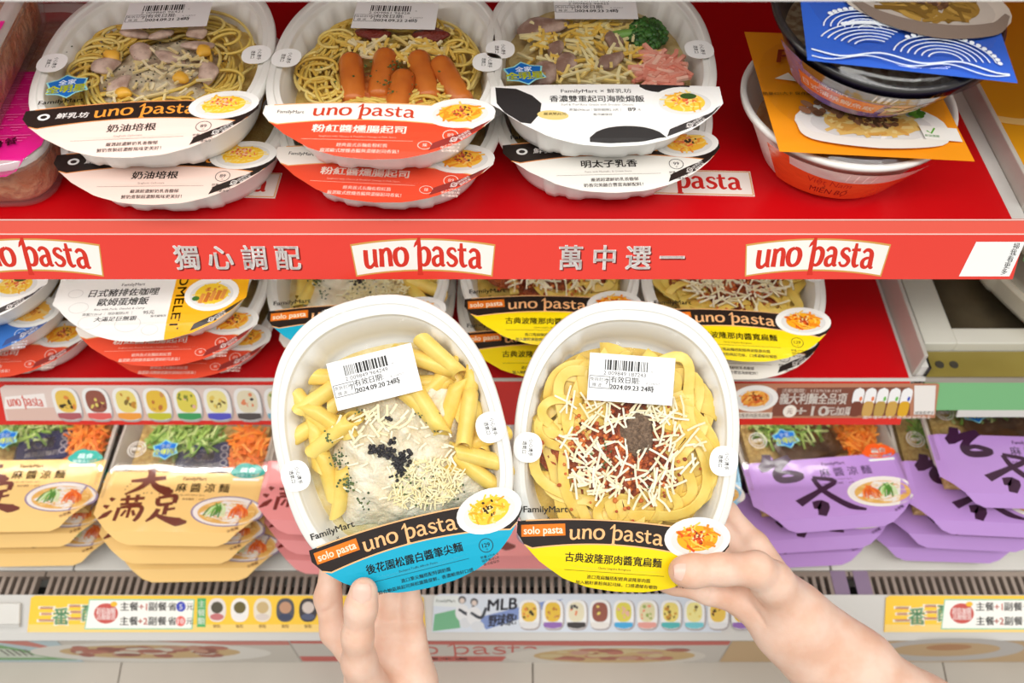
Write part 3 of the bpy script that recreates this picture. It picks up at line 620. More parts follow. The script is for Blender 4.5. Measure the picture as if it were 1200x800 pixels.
def tray(kind, label, group=None, badge=False, sticker=None, food=None, film=True):
    t = thing('pasta_tray', label, 'meal tray', group=group)
    obj('tray_body', TRAY_ME, PP, t)
    if film: obj('film_lid', FILM_ME, FILM, t)
    obj('label', label_mesh(kind), PRINT, t); [obj('vent_tab', q, PAPER, t) for q in TAB_ME]
    if badge: obj('star_badge', BADGE_ME, PAPER, t)
    if sticker:
        if sticker not in STK: STK[sticker] = sticker_mesh(*sticker, 'barcode_sticker')
        obj('barcode_sticker', STK[sticker], PAPER, t, loc=(0, 77*K, 0))
    if food: food(t)
    return t
def seat(t, px, py, zrim, rot=0):            # label's front edge seen at (px, py), rim at height zrim, standing level
    p = onz(px, py, zrim - .004); a = math.radians(rot); d = Vector((-math.sin(a), math.cos(a), 0))
    t.location = p + d*(.1095); t.location.z = Z(zrim); t.rotation_euler = (0, 0, a); return t

# ------------------------------------------------------------------ food
def inside(x, y, m=0): # label units, y up: inside the tray cavity
    e = 2.35 if y >= 0 else 2.9; hb = (128 if y >= 0 else 122) - m; ha = 112 - m
    return (abs(x)/ha)**e + (abs(y)/hb)**e < 1
def bed(t, name, col, col2, z=-.022, amp=.003, seed=0, scale=900, hx=112, ht=132, hb=126, dome=0.0):
    """a mound of food filling the tray, as one closed height field"""
    R = np.random.RandomState(seed); m = MB(); nr, na = 22, 72; ph = R.rand(12, 3)*6.28; fr = R.uniform(60, 260, (12, 2))
    rings = []
    for i in range(nr + 1):
        s = max(1 - i/nr, .01); row = []
        for j in range(na):
            a = 2*math.pi*j/na; c, si = math.cos(a), math.sin(a); e = 2/2.4 if si >= 0 else 2/2.9
            x = hx*K*s*math.copysign(abs(c)**e, c); y = (ht if si >= 0 else hb)*K*s*math.copysign(abs(si)**e, si)
            h = sum(math.sin(fr[k, 0]*x + ph[k, 0])*math.sin(fr[k, 1]*y + ph[k, 1]) for k in range(12))/5
            row.append((x, y, z + amp*h*min(1, (1 - s)*6) + dome*(1 - s*s) - (.004 if i == 0 else 0)))
        rings.append(row)
    m.rings(rings); o = m.build(name, mat('bed_%s_%d' % (name, seed), col, rough=.4, noise=(90, col2, .35, .65), bump=(scale, .6, .0015)), t, True); return o
def mound(t, name, cx, cy, rx, ry, z, h, m, seed=0, amp=.0016, f=(160, 420), nr=26, na=90):
    """irregular heap centred on (cx, cy) in label units (y up)"""
    R = np.random.RandomState(seed); mb = MB(); ph = R.rand(14, 3)*6.28; fr = R.uniform(f[0], f[1], (14, 2)); edge = R.rand(6)*6.28; rings = []
    for i in range(nr + 1):
        s = max(1 - i/nr, .004); row = []
        for j in range(na):
            a = 2*math.pi*j/na; k = 1 + .06*math.sin(3*a + edge[0]) + .05*math.sin(5*a + edge[1]) + .04*math.sin(8*a + edge[2]) + .03*math.sin(13*a + edge[3])
            x, y = K*(cx + rx*s*k*math.cos(a)), K*(cy + ry*s*k*math.sin(a))
            n = sum(math.sin(fr[q, 0]*x + ph[q, 0])*math.sin(fr[q, 1]*y + ph[q, 1]) for q in range(14))/4.5
            row.append((x, y, z + h*(1 - s**3.2) + amp*n*(1 - s**6)))
        rings.append(row)
    mb.rings(rings); return mb.build(name, m, t, True)
def penne_mesh(L=.034, r=.0050, seed=0):
    R = random.Random(seed); mb = MB(); n = 16; cut = R.choice((-1, 1))*.0048; bend = R.uniform(-.0015, .0015)
    def rg(x, rr, sh): return [(x + sh*math.sin(a), rr*math.cos(a) + bend*(1 - (2*x/L)**2), rr*math.sin(a)) for a in np.linspace(0, 2*math.pi, n + 1)[:-1]]
    xs = np.linspace(-L/2, L/2, 6)
    outer = [rg(x, r, cut) for x in xs]; inner = [rg(x, r*.72, cut) for x in xs[::-1]]
    mb.rings(outer + inner + [outer[0]]); return mb.mesh('penne', True)
PASTA = mat('pasta_yellow', (250, 218, 116), rough=.34, spec=.5, noise=(70, (245, 206, 92), .4, .65), sss=.15)
PENNE = [penne_mesh(.041, .0064, 1), penne_mesh(.038, .0061, 2), penne_mesh(.044, .0064, 5)]
def ribbon_mesh(rng, ang0, dang, ra, rb, z, w_=.0036, th=.0007, wob=.006, cx=0, cy=0, tw=.5):
    n = 26; ts = np.linspace(0, 1, n); a = ang0 + dang*ts; p1, p2 = rng.uniform(0, 6, 2); f1 = rng.uniform(2, 6)
    rr = 1 + wob/ra*np.sin(f1*ts*2 + p1); path = np.column_stack([cx + ra*rr*np.cos(a), cy + rb*rr*np.sin(a), z + .0016*np.sin(5*ts + p2) - .003*(2*ts - 1)**4])
    sec = [(-w_, -th), (-w_*.9, -th*1.1), (w_*.9, -th*1.1), (w_, -th), (w_, th), (w_*.9, th*1.1), (-w_*.9, th*1.1), (-w_, th)]
    mb = MB(); mb.rings(sweep(path, sec, twist=tw*np.sin(4*ts + p1)), cap0=True, cap1=True); return mb.mesh('fettuccine', True)
def shreds(mb, rng, n, cx, cy, rx, ry, z, zj, L, r, cols, ok=None):
    for i in range(n):
        a, q = rng.uniform(0, 6.28), math.sqrt(rng.uniform(0, 1)); x, y = cx + rx*q*math.cos(a), cy + ry*q*math.sin(a)
        if ok and not ok(x, y): continue
        d = rng.uniform(0, 3.14); l = L*rng.uniform(.5, 1.1)/2; zz = z(x, y) if callable(z) else z; zz += rng.uniform(0, zj)
        c = np.array([K*x, K*y, zz]); v = np.array([math.cos(d)*l, math.sin(d)*l, rng.uniform(-.2, .2)*l])
        bend = np.array([-v[1], v[0], 0])*rng.uniform(-.15, .15)
        mb.rings(sweep([c - v, c + bend, c + v], [(-r, -r*.7), (r, -r*.7), (r, r*.7), (-r, r*.7)]), cap0=True, cap1=True, c=cols[rng.randint(len(cols))])
def crumbs(mb, rng, pts, r, cols, flat=1.0):
    for x, y, z in pts:
        rr = r*rng.uniform(.6, 1.3); rings = []
        for th in (-1.2, -.5, .4, 1.2): rings.append([(K*x + rr*math.cos(th)*math.cos(a)*rng.uniform(.8, 1.2), K*y + rr*math.cos(th)*math.sin(a)*rng.uniform(.8, 1.2), z + flat*rr*math.sin(th)) for a in np.linspace(0, 6.28, 7)[:-1]])
        mb.rings(rings, cap0=True, cap1=True, c=cols[rng.randint(len(cols))])
def stuff(o): o['kind'] = 'stuff'; return o
def food_penne(t):
    rng = np.random.RandomState(4); bed(t, 'sauce_bed', (240, 226, 176), (232, 206, 130), z=-.023, amp=.002, seed=3, ht=112)
    # (x, y up, angle, lift) in label units, following the photograph
    P = [(-62, 68, .35, 2), (-78, 48, -1.1, 1), (-66, 40, 2.3, 2), (-60, 22, .45, 3), (-84, 12, 1.45, 1), (-80, -22, 1.6, 1), (-84, 36, .3, 0), (-40, 84, -.2, 1),
         (52, 78, -.55, 2), (74, 76, -1.0, 3), (46, 52, -.2, 1), (62, 50, .5, 1), (46, 24, -1.25, 4), (36, 30, -1.0, 3), (92, 28, 1.1, 2), (84, 0, 1.2, 4), (96, -26, .1, 2), (90, -44, -.5, 3), (76, -52, -.9, 2), (94, -10, 1.5, 1), (60, -46, .3, 1),
         (70, 20, 1.0, 2), (80, 52, -1.2, 0), (-30, 68, .5, 1), (20, 80, .1, 1), (-70, -40, 1.2, 1)]
    for i, (x, y, a, l) in enumerate(P):
        obj('penne', PENNE[i % 3], PASTA, t, loc=(K*x*1.07, K*y*1.05, -.0175 + .0026*l), rot=(rng.uniform(0, 6), rng.uniform(-.12, .12), a))
    SA = mat('cream_sauce', (244, 236, 214), rough=.3, noise=(60, (234, 218, 184), .4, .65), bump=(220, .8, .003), sss=.1)
    mound(t, 'cream_sauce', -8, -28, 80, 80, -.020, .0135, SA, 2, .0030, (140, 420)); mound(t, 'cream_sauce', 56, 20, 38, 46, -.020, .011, SA, 5, .0028, (140, 420)); mound(t, 'cream_sauce', 22, -66, 76, 42, -.020, .013, SA, 9, .0030, (140, 420))
    zf = lambda x, y: -.0064
    mb = MB(); shreds(mb, rng, 260, 26, -58, 46, 28, zf, .003, .009, .0005, [(250, 240, 196), (246, 232, 178)]); shreds(mb, rng, 26, -16, 24, 52, 14, zf, .002, .014, .0009, [(250, 240, 200), (246, 234, 190)]); shreds(mb, rng, 60, 0, -20, 70, 60, zf, .002, .009, .0007, [(250, 244, 214)]); stuff(mb.build('cheese_shreds', FOOD, t))
    mb = MB(); pts = []
    for (x0, y0), (x1, y1), n, w_ in (((-26, -2), (14, -36), 46, 5), ((-26, -2), (-12, -8), 14, 4), ((2, 2), (-4, -14), 22, 6), ((16, -18), (-4, -30), 30, 5), ((6, -34), (-8, -44), 16, 5)):
        for _ in range(n): u = rng.rand(); pts.append((x0 + (x1-x0)*u + rng.normal(0, w_*.6), y0 + (y1-y0)*u + rng.normal(0, w_*.6), -.0048 + rng.uniform(0, .0012)))
    pts += [(2, 26, -.005), (5, 24, -.005), (0, 28, -.005), (4, 27, -.0045)]
    crumbs(mb, rng, pts, .0016, [(34, 30, 34), (46, 42, 48), (26, 24, 28)]); stuff(mb.build('truffle_bits', FOOD, t))
    mb = MB(); pts = []
    for cx, cy, s, n in ((-66, -6, 10, 40), (-62, -36, 9, 40), (-50, -60, 9, 16), (56, 10, 9, 30), (44, 26, 8, 20), (10, -56, 24, 26), (60, -74, 10, 10), (-70, 20, 6, 14), (-30, 44, 5, 5)):
        for _ in range(n): pts.append((cx + rng.normal(0, s*.55), cy + rng.normal(0, s*.6), -.0046 + rng.uniform(0, .0010)))
    crumbs(mb, rng, pts, .0009, [(70, 92, 40), (92, 110, 56), (52, 70, 30)], .5); stuff(mb.build('parsley_flakes', FOOD, t))
def food_fett(t, detail=True, nrib=52, seed=6):
    rng = np.random.RandomState(seed); bed(t, 'pasta_bed', (238, 206, 110), (226, 186, 80), z=-.023, amp=.003, seed=5, ht=114)
    for i in range(nrib):
        q = i/nrib; s = rng.uniform(.52, .98); a0 = rng.uniform(0, 6.28); da = rng.uniform(.8, 2.3)
        me = ribbon_mesh(rng, a0, da, 107*K*s, 116*K*s, -.0155 + .0070*(q) + rng.uniform(0, .001), .0041, .0007, .009, rng.uniform(-4, 4)*K, (rng.uniform(-6, 6) - 4)*K, rng.uniform(.1, .45)); obj('fettuccine', me, PASTA, t)
    for i in range(10):                      # loose loops
        a = rng.uniform(0, 6.28); me = ribbon_mesh(rng, rng.uniform(0, 6), rng.uniform(3, 4.6), .016*rng.uniform(.7, 1.2), .013, -.0095 + rng.uniform(0, .0015), .0036, .0007, .002, 80*K*math.cos(a), 82*K*math.sin(a) - .004, .5); obj('fettuccine', me, PASTA, t)
    MS = mat('meat_sauce', (196, 96, 40), rough=.42, noise=(160, (130, 52, 22), .4, .62), bump=(420, 1, .003))
    mound(t, 'meat_sauce', -2, -14, 90, 68, -.016, .0095, MS, 3, .0026, (240, 700))
    mb = MB(); pts = [(rng.normal(-4, 34), rng.normal(-16, 26), -.0072 + rng.uniform(0, .0016)) for _ in range(360)]
    crumbs(mb, rng, pts, .0017, [(186, 84, 34), (214, 110, 44), (150, 64, 28), (226, 130, 60)]); stuff(mb.build('minced_meat', FOOD, t))
    mb = MB(); z = lambda x, y: -.0056
    CH = [(252, 246, 222), (250, 240, 206), (244, 232, 190)]
    shreds(mb, rng, 56, -34, -14, 40, 42, z, .0025, .019, .0008, CH); shreds(mb, rng, 50, 10, -48, 76, 26, z, .0022, .018, .0008, CH); shreds(mb, rng, 46, -4, 42, 76, 18, z, .002, .022, .0007, CH); shreds(mb, rng, 40, 52, -4, 42, 44, z, .002, .018, .0008, CH); stuff(mb.build('cheese_shreds', FOOD, t))
    if detail:
        mound(t, 'ground_beef', 14, 12, 22, 30, -.009, .0085, mat('beef_paste', (150, 122, 98), rough=.6, noise=(400, (112, 88, 68), .4, .6), bump=(900, 1, .002)), 8, .0012, (500, 1200), 20, 50)
        mb = MB(); crumbs(mb, rng, [(-22 + rng.normal(0, 9), -14 + rng.normal(0, 9), -.0038) for _ in range(22)] + [(20 + rng.normal(0, 8), -38 + rng.normal(0, 8), -.0038) for _ in range(10)], .0008, [(76, 96, 44), (90, 112, 50)], .5); stuff(mb.build('parsley_flakes', FOOD, t))
def spaghetti(t, seed, n=70, cols=((236, 206, 104), (228, 190, 84), (240, 216, 130)), region=None, z0=-.017):
    rng = np.random.RandomState(seed); mb = MB()
    for i in range(n):
        s = rng.uniform(.45, .97); a0 = rng.uniform(0, 6.28); loop = rng.rand() < .3; k = 22; ts = np.linspace(0, 1, k)
        if loop: ca = rng.uniform(0, 6.28); r0 = rng.uniform(.009, .016); a = a0 + ts*rng.uniform(4, 6); x = 84*K*math.cos(ca) + r0*np.cos(a); y = 88*K*math.sin(ca) + r0*np.sin(a)*.8; zz = z0 + .0065 + rng.uniform(0, .003)
        else: a = a0 + ts*rng.uniform(.6, 2.0); rr = 1 + .06*np.sin(ts*rng.uniform(3, 9) + a0); x = 109*K*s*rr*np.cos(a); y = 121*K*s*rr*np.sin(a); zz = z0 + rng.uniform(0, .0075)
        path = np.column_stack([x, y, zz + .001*np.sin(ts*6 + a0)]); mb.rings(sweep(path, circ(.00125, 5)), cap0=True, cap1=True, c=cols[i % len(cols)])
    me = mb.mesh('spaghetti', True); return stuff(obj('spaghetti', me, FOOD, t))
def blob_mesh(name, rx, ry, rz, seed, amp=.18):
    R = np.random.RandomState(seed); mb = MB(); rings = []; ph = R.rand(3)*6.28
    for th in np.linspace(-1.45, 1.45, 9):
        rings.append([(rx*math.cos(th)*math.cos(a)*(1 + amp*math.sin(2*a + ph[0]) + amp*.5*math.sin(3*a + th*2 + ph[1])), ry*math.cos(th)*math.sin(a)*(1 + amp*math.sin(3*a + ph[2])), rz*math.sin(th)) for a in np.linspace(0, 6.283, 17)[:-1]])
    mb.rings(rings, cap0=True, cap1=True); return mb.mesh(name, True)
def food_bacon(t):
    bed(t, 'pasta_bed', (238, 212, 130), (226, 190, 96), z=-.022, amp=.002, seed=7); spaghetti(t, 3, 130)
    SA = mat('carbonara_sauce', (230, 220, 192), rough=.35, noise=(70, (178, 160, 136), .42, .62), bump=(300, .7, .002)); mound(t, 'cream_sauce', -6, -20, 78, 84, -.018, .009, SA, 4, .002, (150, 500))
    MUSH = mat('mushroom', (222, 196, 180), rough=.5, noise=(110, (176, 146, 130), .4, .65)); EGG = mat('egg_yolk', (248, 190, 66), rough=.35)
    rng = np.random.RandomState(5)
    for i, (x, y, a) in enumerate(((-40, 60, .3), (-8, 56, 1.2), (34, 60, 2.2), (-62, -2, .8), (58, -24, 1.5), (40, 30, .2), (-26, 20, 1.8), (10, 8, 2.6), (-40, -40, .4))):
        obj('ham_slice', blob_mesh('ham_slice', .011, .008, .003, i), MUSH, t, loc=(K*x, K*y, -.007), rot=(rng.uniform(-.4, .4), rng.uniform(-.4, .4), a))
    for i, (x, y) in enumerate(((-58, 14), (48, 16), (30, -34), (-30, -58))): obj('egg_piece', blob_mesh('egg_piece', .0065, .0055, .004, i + 20), EGG, t, loc=(K*x, K*y, -.006), rot=(.2, .1, i))
    mb = MB(); crumbs(mb, rng, [(rng.normal(-5, 38), rng.normal(-5, 40), -.0066) for _ in range(160)], .0007, [(70, 66, 50), (50, 48, 40), (90, 96, 60)], .6); stuff(mb.build('pepper_flakes', FOOD, t))
    mb = MB(); shreds(mb, rng, 60, 0, -30, 60, 50, -.0065, .002, .014, .0009, [(246, 232, 190), (240, 220, 160)]); stuff(mb.build('cheese_shreds', FOOD, t))
def food_sausage(t):
    bed(t, 'pasta_bed', (238, 208, 124), (226, 186, 90), z=-.022, amp=.002, seed=8); spaghetti(t, 9, 170)
    SG = mat('sausage', (214, 120, 44), rough=.3, noise=(60, (190, 92, 34), .4, .65)); rng = np.random.RandomState(2)
    mound(t, 'pink_sauce', 6, -50, 92, 54, -.018, .0075, mat('pink_sauce', (222, 140, 70), rough=.4, noise=(120, (190, 96, 40), .4, .6), bump=(400, .8, .002)), 6, .002, (200, 600))
    n = 14
    for i, (x, y, a) in enumerate(((-40, -26, 1.75), (-6, -16, 1.55), (42, -18, 1.85), (74, -26, 2.05), (18, -56, 1.5))):
        prof = [(-.019, .003), (-.0185, .006), (-.016, .0076), (.014, .0076), (.0165, .0066), (.017, .0061)]
        mb = MB(); mb.rings([[(x_, r*math.cos(q), r*math.sin(q)) for q in np.linspace(0, 6.283, n + 1)[:-1]] for x_, r in prof], cap0=True, cap1=True)
        s = mb.build('sausage', SG, t, True); s.location = (K*x, K*y, -.0105); s.rotation_euler = (0, -.16, a); s.scale = (1.3, 1.22, 1.1)
        cu = MB(); cu.rings([[(.0171 + dx, r*math.cos(q), r*math.sin(q)) for q in np.linspace(0, 6.283, n + 1)[:-1]] for dx, r in ((0, .0061), (.0006, .004), (.0006, .0002))]); cu.build('cut_end', mat('sausage_cut', (196, 150, 130), rough=.5), s, True)
    for i, (x, y) in enumerate(((-26, 56), (44, 56))): obj('ketchup_dab', blob_mesh('ketchup_dab', .012, .008, .004, i + 40, .25), mat('dark_sauce', (122, 44, 34), rough=.35, bump=(500, .8, .002)), t, loc=(K*x, K*y, -.006))
    mb = MB(); shreds(mb, rng, 80, 10, 24, 66, 22, -.0066, .002, .018, .0011, [(248, 222, 140), (250, 236, 190), (244, 206, 100)]); stuff(mb.build('cheese_shreds', FOOD, t))
    mb = MB(); crumbs(mb, rng, [(14 + rng.normal(0, 10), -40 + rng.normal(0, 12), -.003) for _ in range(40)] + [(rng.normal(-10, 30), rng.normal(-10, 14), -.003) for _ in range(40)], .0009, [(66, 90, 40), (86, 108, 52)], .5); stuff(mb.build('parsley_flakes', FOOD, t))
def food_rice(t):
    bed(t, 'rice_bed', (222, 200, 140), (190, 160, 90), z=-.019, amp=.003, seed=9, scale=1400); rng = np.random.RandomState(7)
    mound(t, 'cheese_sauce', -10, 6, 92, 84, -.019, .008, mat('cheese_sauce', (232, 214, 150), rough=.38, noise=(60, (190, 160, 96), .42, .62), bump=(300, .8, .002)), 12, .0022, (150, 520))
    mb = MB(); shreds(mb, rng, 170, -14, 10, 76, 66, -.0095, .004, .022, .0011, [(244, 206, 96), (250, 224, 140), (246, 234, 180)]); stuff(mb.build('cheese_shreds', FOOD, t))
    mb = MB(); shreds(mb, rng, 90, 72, -34, 26, 34, -.0085, .004, .02, .0016, [(244, 170, 150), (250, 200, 180), (236, 150, 130)]); stuff(mb.build('crab_shreds', FOOD, t))
    mb = MB(); pts = []
    for _ in range(230):
        a, q = rng.uniform(0, 6.28), math.sqrt(rng.rand()); pts.append((62 + 22*q*math.cos(a), 42 + 30*q*math.sin(a), -.004 - .004*q*q))
    crumbs(mb, rng, pts, .0026, [(44, 92, 36), (58, 110, 44), (34, 76, 30), (70, 124, 54)]); mb.rings(sweep([(K*20, K*36, -.008), (K*40, K*40, -.0075), (K*58, K*42, -.007)], circ(.004, 8)), cap0=True, cap1=True, c=(120, 170, 80)); mb.build('broccoli', FOOD, t, True)
    MU = mat('shiitake', (150, 118, 104), rough=.45, noise=(90, (196, 170, 156), .45, .65))
    for i, (x, y, a, s) in enumerate(((-66, 54, .2, 1.3), (-70, -40, .6, 1.2), (-40, -20, 1, .9), (20, 26, 2, .8), (-50, 8, 1.4, .7), (14, -14, .6, .8))): obj('mushroom_slice', blob_mesh('mushroom_slice', .014*s, .009*s, .004, i + 60), MU, t, loc=(K*x, K*y, -.008), rot=(.1, -.1, a))
def food_plain(t): bed(t, 'pasta_bed', (238, 208, 124), (220, 176, 90), z=-.018, amp=.003, seed=13)

# ------------------------------------------------------------------ trays on the upper shelf
def rim(zs, level): return zs + DEP*level + .0022*(level - 1) + .0003
D1 = lambda i: ('2024.09.%02d' % (20 + i), '2 00986%d 96426%d' % (i, i))
seat(tray('bacon', 'lower pale pink carbonara tray, underneath the star-badged one beside the magenta boxes', 'trays on the upper shelf', food=food_plain), 178, 238, rim(ZT, 1), 1)
seat(tray('bacon', 'upper pale pink carbonara tray with star badge, on top of its twin', 'trays on the upper shelf', badge=True, sticker=('2024.09.21', '2 009860 96421'), food=food_bacon), 152, 183, rim(ZT, 2), 4)
seat(tray('red', 'lower red-label sausage pasta tray, underneath another on the upper shelf', 'trays on the upper shelf', food=food_plain), 437, 235, rim(ZT, 1), -4)
seat(tray('red', 'upper red-label tray showing sausages and spaghetti through its film', 'trays on the upper shelf', sticker=('2024.09.22', '2 009861 96428'), food=food_sausage), 432, 185, rim(ZT, 2), -2)
seat(tray('ment', 'lower white-label tray under the black-patched rice gratin', 'trays on the upper shelf', food=food_plain), 719, 224, rim(ZT, 1), 2)
seat(tray('cow', 'rice gratin tray with black patches on its white label and broccoli inside', 'trays on the upper shelf', badge=True, sticker=('2024.09.23', '2 009862 96425'), food=food_rice), 713, 170, rim(ZT, 2), 0)
# ------------------------------------------------------------------ trays on the lower shelf
seat(tray('red', 'red-label tray at the bottom of the stack by the left picture edge', 'trays on the lower shelf', food=food_plain), -14, 441, rim(ZM, 1), 3)
seat(tray('blue', 'blue-label tray in the middle of the stack by the left picture edge', 'trays on the lower shelf', food=food_plain), -52, 418, rim(ZM, 2), 6)
seat(tray('cow', 'white-label tray with dark corner topping the stack at the left picture edge', 'trays on the lower shelf', food=food_plain), -72, 386, rim(ZM, 3), 6)
seat(tray('red', 'bottom red-label tray under the grey and orange omelet tray', 'trays on the lower shelf', food=food_plain), 204, 442, rim(ZM, 1), 0)
seat(tray('red', 'middle red-label tray directly below the grey and orange omelet tray', 'trays on the lower shelf', food=food_plain), 184, 427, rim(ZM, 2), 2)
seat(tray('curry', 'omelet rice tray with grey and orange label topping a stack of three', 'trays on the lower shelf', food=food_plain), 166, 398, rim(ZM, 3), 3)
seat(tray('red', 'red-label tray hidden below the turquoise one on the lower shelf', 'trays on the lower shelf', food=food_plain), 420, 440, rim(ZM, 1), 0)
seat(tray('turq', 'turquoise-label tray on the lower shelf, behind the held penne tray', 'trays on the lower shelf', food=food_penne), 412, 414, rim(ZM, 2), 2)
seat(tray('yellow', 'lower yellow-label tray between the two held trays', 'trays on the lower shelf', food=food_plain), 640, 441, rim(ZM, 1), 0)
seat(tray('yellow', 'upper yellow-label tray between the two held trays', 'trays on the lower shelf', food=lambda t: food_fett(t, False, 24, 11)), 645, 403, rim(ZM, 2), -1)
seat(tray('ment', 'white-label tray under the yellow one beside the bare red liner', 'trays on the lower shelf', food=food_plain), 860, 442, rim(ZM, 1), -3)
seat(tray('yellow', 'yellow-label tray on a white-label one beside the bare red liner', 'trays on the lower shelf', food=lambda t: food_fett(t, False, 24, 12)), 868, 421, rim(ZM, 2), -4)

# loose logo cards lying on the upper shelf
for lab_, px_, py_, rot in (('white logo card lying on the red liner between the first two tray stacks', 246, 216, -2), ('white logo card lying on the red liner right of the rice gratin stack', 800, 214, -2)):
    p = onz(px_, py_, ZT); t = thing('logo_card', lab_, 'card', (p.x, p.y, Z(ZT) + .0008), (0, 0, math.radians(rot)))
    MB().box((-.054, -.014, -.0006), (.054, .014, 0)).build('card_sheet', mat('card_white', (244, 240, 232), rough=.5), t)
    A = Art(plane_fn((0, 0, 0), (.001, 0, 0), (0, -.001, 0))); A.frame(0, 0, 106, 26, 1.2, (226, 180, 130)); A.logo(0, 0, 12.5, (206, 40, 34), 92, arch=.6); A.build('printed_logo', t, PAPER)

# ------------------------------------------------------------------ the two held trays
def hold(t, px, py, d, roll, tip=0, yaw=0):
    up = UP.copy(); n = -FW; M = Matrix((Vector((1, 0, 0)), up, n)).transposed()
    M = M @ Matrix.Rotation(math.radians(-roll), 3, 'Z') @ Matrix.Rotation(math.radians(tip), 3, 'X') @ Matrix.Rotation(math.radians(yaw), 3, 'Y')
    t.location = at(px, py, d); t.rotation_euler = M.to_euler()
hold(tray('turq', 'held tray of creamy truffle penne with turquoise label, tilted in the left hand', sticker=('2024.09.20', '2 009849 964249'), food=food_penne), 458, 517, .632, -14)
hold(tray('yellow', 'held tray of bolognese ribbon pasta with yellow label, in the right hand', sticker=('2024.09.23', '2 009849 187243'), food=food_fett), 734, 520, .646, 4)

# ------------------------------------------------------------------ hands, as one blended surface each
def surface(prims, grooves, vox, blend, k=.006, name='hand'):
    """prims: groups of chains [(point, radius), ...]; chains of a group are blended, groups are joined with a tighter blend"""
    allp = np.array([p for g in prims for ch in g for p, r in ch]); lo, hi = allp.min(0) - .036, allp.max(0) + .036
    ax = [np.arange(lo[i], hi[i] + vox, vox, dtype=np.float32) for i in range(3)]; X, Y, Zg = np.meshgrid(*ax, indexing='ij'); P = np.stack([X, Y, Zg], -1)
    def seg(a, b, r1, r2):
        a, b = np.asarray(a, np.float32), np.asarray(b, np.float32); ba = b - a; h = np.clip(((P - a) @ ba)/float(ba @ ba + 1e-12), 0, 1)
        return np.linalg.norm(P - a - h[..., None]*ba, axis=-1) - (r1 + (r2 - r1)*h)
    def smin(a, b, kk): h = np.clip(.5 + .5*(b - a)/kk, 0, 1); return b + (a - b)*h - kk*h*(1 - h)
    F = None
    for gi, g in enumerate(prims):
        G = None
        for ch in g:
            for (a, ra), (b_, rb) in zip(ch[:-1], ch[1:]):
                d = seg(a, b_, ra, rb); G = d if G is None else smin(G, d, k*(1.9 if gi == 0 else 1))
        F = G if F is None else smin(F, G, k*blend[gi])
    for a, b_, r, dep in grooves:
        d = seg(a, b_, r, r*.6); F = F + dep*np.exp(-(np.maximum(d + r, 0)/r)**2)
    s = F < 0; nx, ny, nz = F.shape
    cnt = np.zeros((nx-1, ny-1, nz-1), np.float32); acc = np.zeros((nx-1, ny-1, nz-1, 3), np.float32)
    corners = [(i, j, l) for i in (0, 1) for j in (0, 1) for l in (0, 1)]
    sl = lambda A_, c: A_[c[0]:nx-1+c[0], c[1]:ny-1+c[1], c[2]:nz-1+c[2]]
    for c in corners:
        for axn in range(3):
            if c[axn]: continue
            d = list(c); d[axn] = 1; f0, f1 = sl(F, c), sl(F, d); m = sl(s, c) != sl(s, d)
            t = np.where(m, f0/np.where(m, f0 - f1, 1), 0); cnt += m
            for q in range(3): acc[..., q] += m*(c[q] + (t if q == axn else 0))
    act = cnt > 0; idx = -np.ones(act.shape, np.int64); idx[act] = np.arange(act.sum()); ijk = np.argwhere(act)
    V = (ijk + acc[act]/cnt[act][:, None])*vox + lo; faces = []
    for axn in range(3):
        a1, a2 = [(1, 2), (2, 0), (0, 1)][axn]
        A_ = [slice(None)]*3; B_ = [slice(None)]*3; A_[axn] = slice(0, -1); B_[axn] = slice(1, None)
        chg = s[tuple(A_)] != s[tuple(B_)]; e = np.argwhere(chg)
        ok = (e[:, a1] > 0) & (e[:, a2] > 0) & (e[:, a1] < F.shape[a1]-1) & (e[:, a2] < F.shape[a2]-1); e = e[ok]
        def cell(o1, o2): q = e.copy(); q[:, a1] -= o1; q[:, a2] -= o2; return idx[q[:, 0], q[:, 1], q[:, 2]]
        quad = np.stack([cell(1, 1), cell(0, 1), cell(0, 0), cell(1, 0)], 1); ins = s[e[:, 0], e[:, 1], e[:, 2]]; quad[~ins] = quad[~ins][:, ::-1]
        faces.append(quad[(quad >= 0).all(1)])
    faces = np.concatenate(faces); me = bpy.data.meshes.new(name); me.from_pydata(V.tolist(), [], faces.tolist()); me.polygons.foreach_set('use_smooth', [True]*len(me.polygons)); me.update(); return me
SKIN = bpy.data.materials.new('skin'); SKIN.use_nodes = True
def _skin():
    nt = SKIN.node_tree; b = nt.nodes['Principled BSDF']; b.inputs['Roughness'].default_value = .48; b.inputs['Specular IOR Level'].default_value = .35
    b.inputs['Subsurface Weight'].default_value = .15; b.inputs['Subsurface Radius'].default_value = (.007, .003, .0016); b.inputs['Subsurface Scale'].default_value = 1
    tc = nt.nodes.new('ShaderNodeTexCoord'); n = nt.nodes.new('ShaderNodeTexNoise'); n.inputs['Scale'].default_value = 38; n.inputs['Detail'].default_value = 3
    cr = nt.nodes.new('ShaderNodeValToRGB'); cr.color_ramp.elements[0].position = .35; cr.color_ramp.elements[0].color = (*lin((232, 186, 160)), 1); cr.color_ramp.elements[1].position = .65; cr.color_ramp.elements[1].color = (*lin((242, 208, 188)), 1)
    w_ = nt.nodes.new('ShaderNodeTexNoise'); w_.inputs['Scale'].default_value = 700; w_.inputs['Detail'].default_value = 2
    bp = nt.nodes.new('ShaderNodeBump'); bp.inputs['Strength'].default_value = .25; bp.inputs['Distance'].default_value = .0006
    L = nt.links.new; L(tc.outputs['Object'], n.inputs['Vector']); L(n.outputs['Fac'], cr.inputs[0]); L(cr.outputs[0], b.inputs['Base Color']); L(tc.outputs['Object'], w_.inputs['Vector']); L(w_.outputs['Fac'], bp.inputs['Height']); L(bp.outputs[0], b.inputs['Normal'])
_skin()
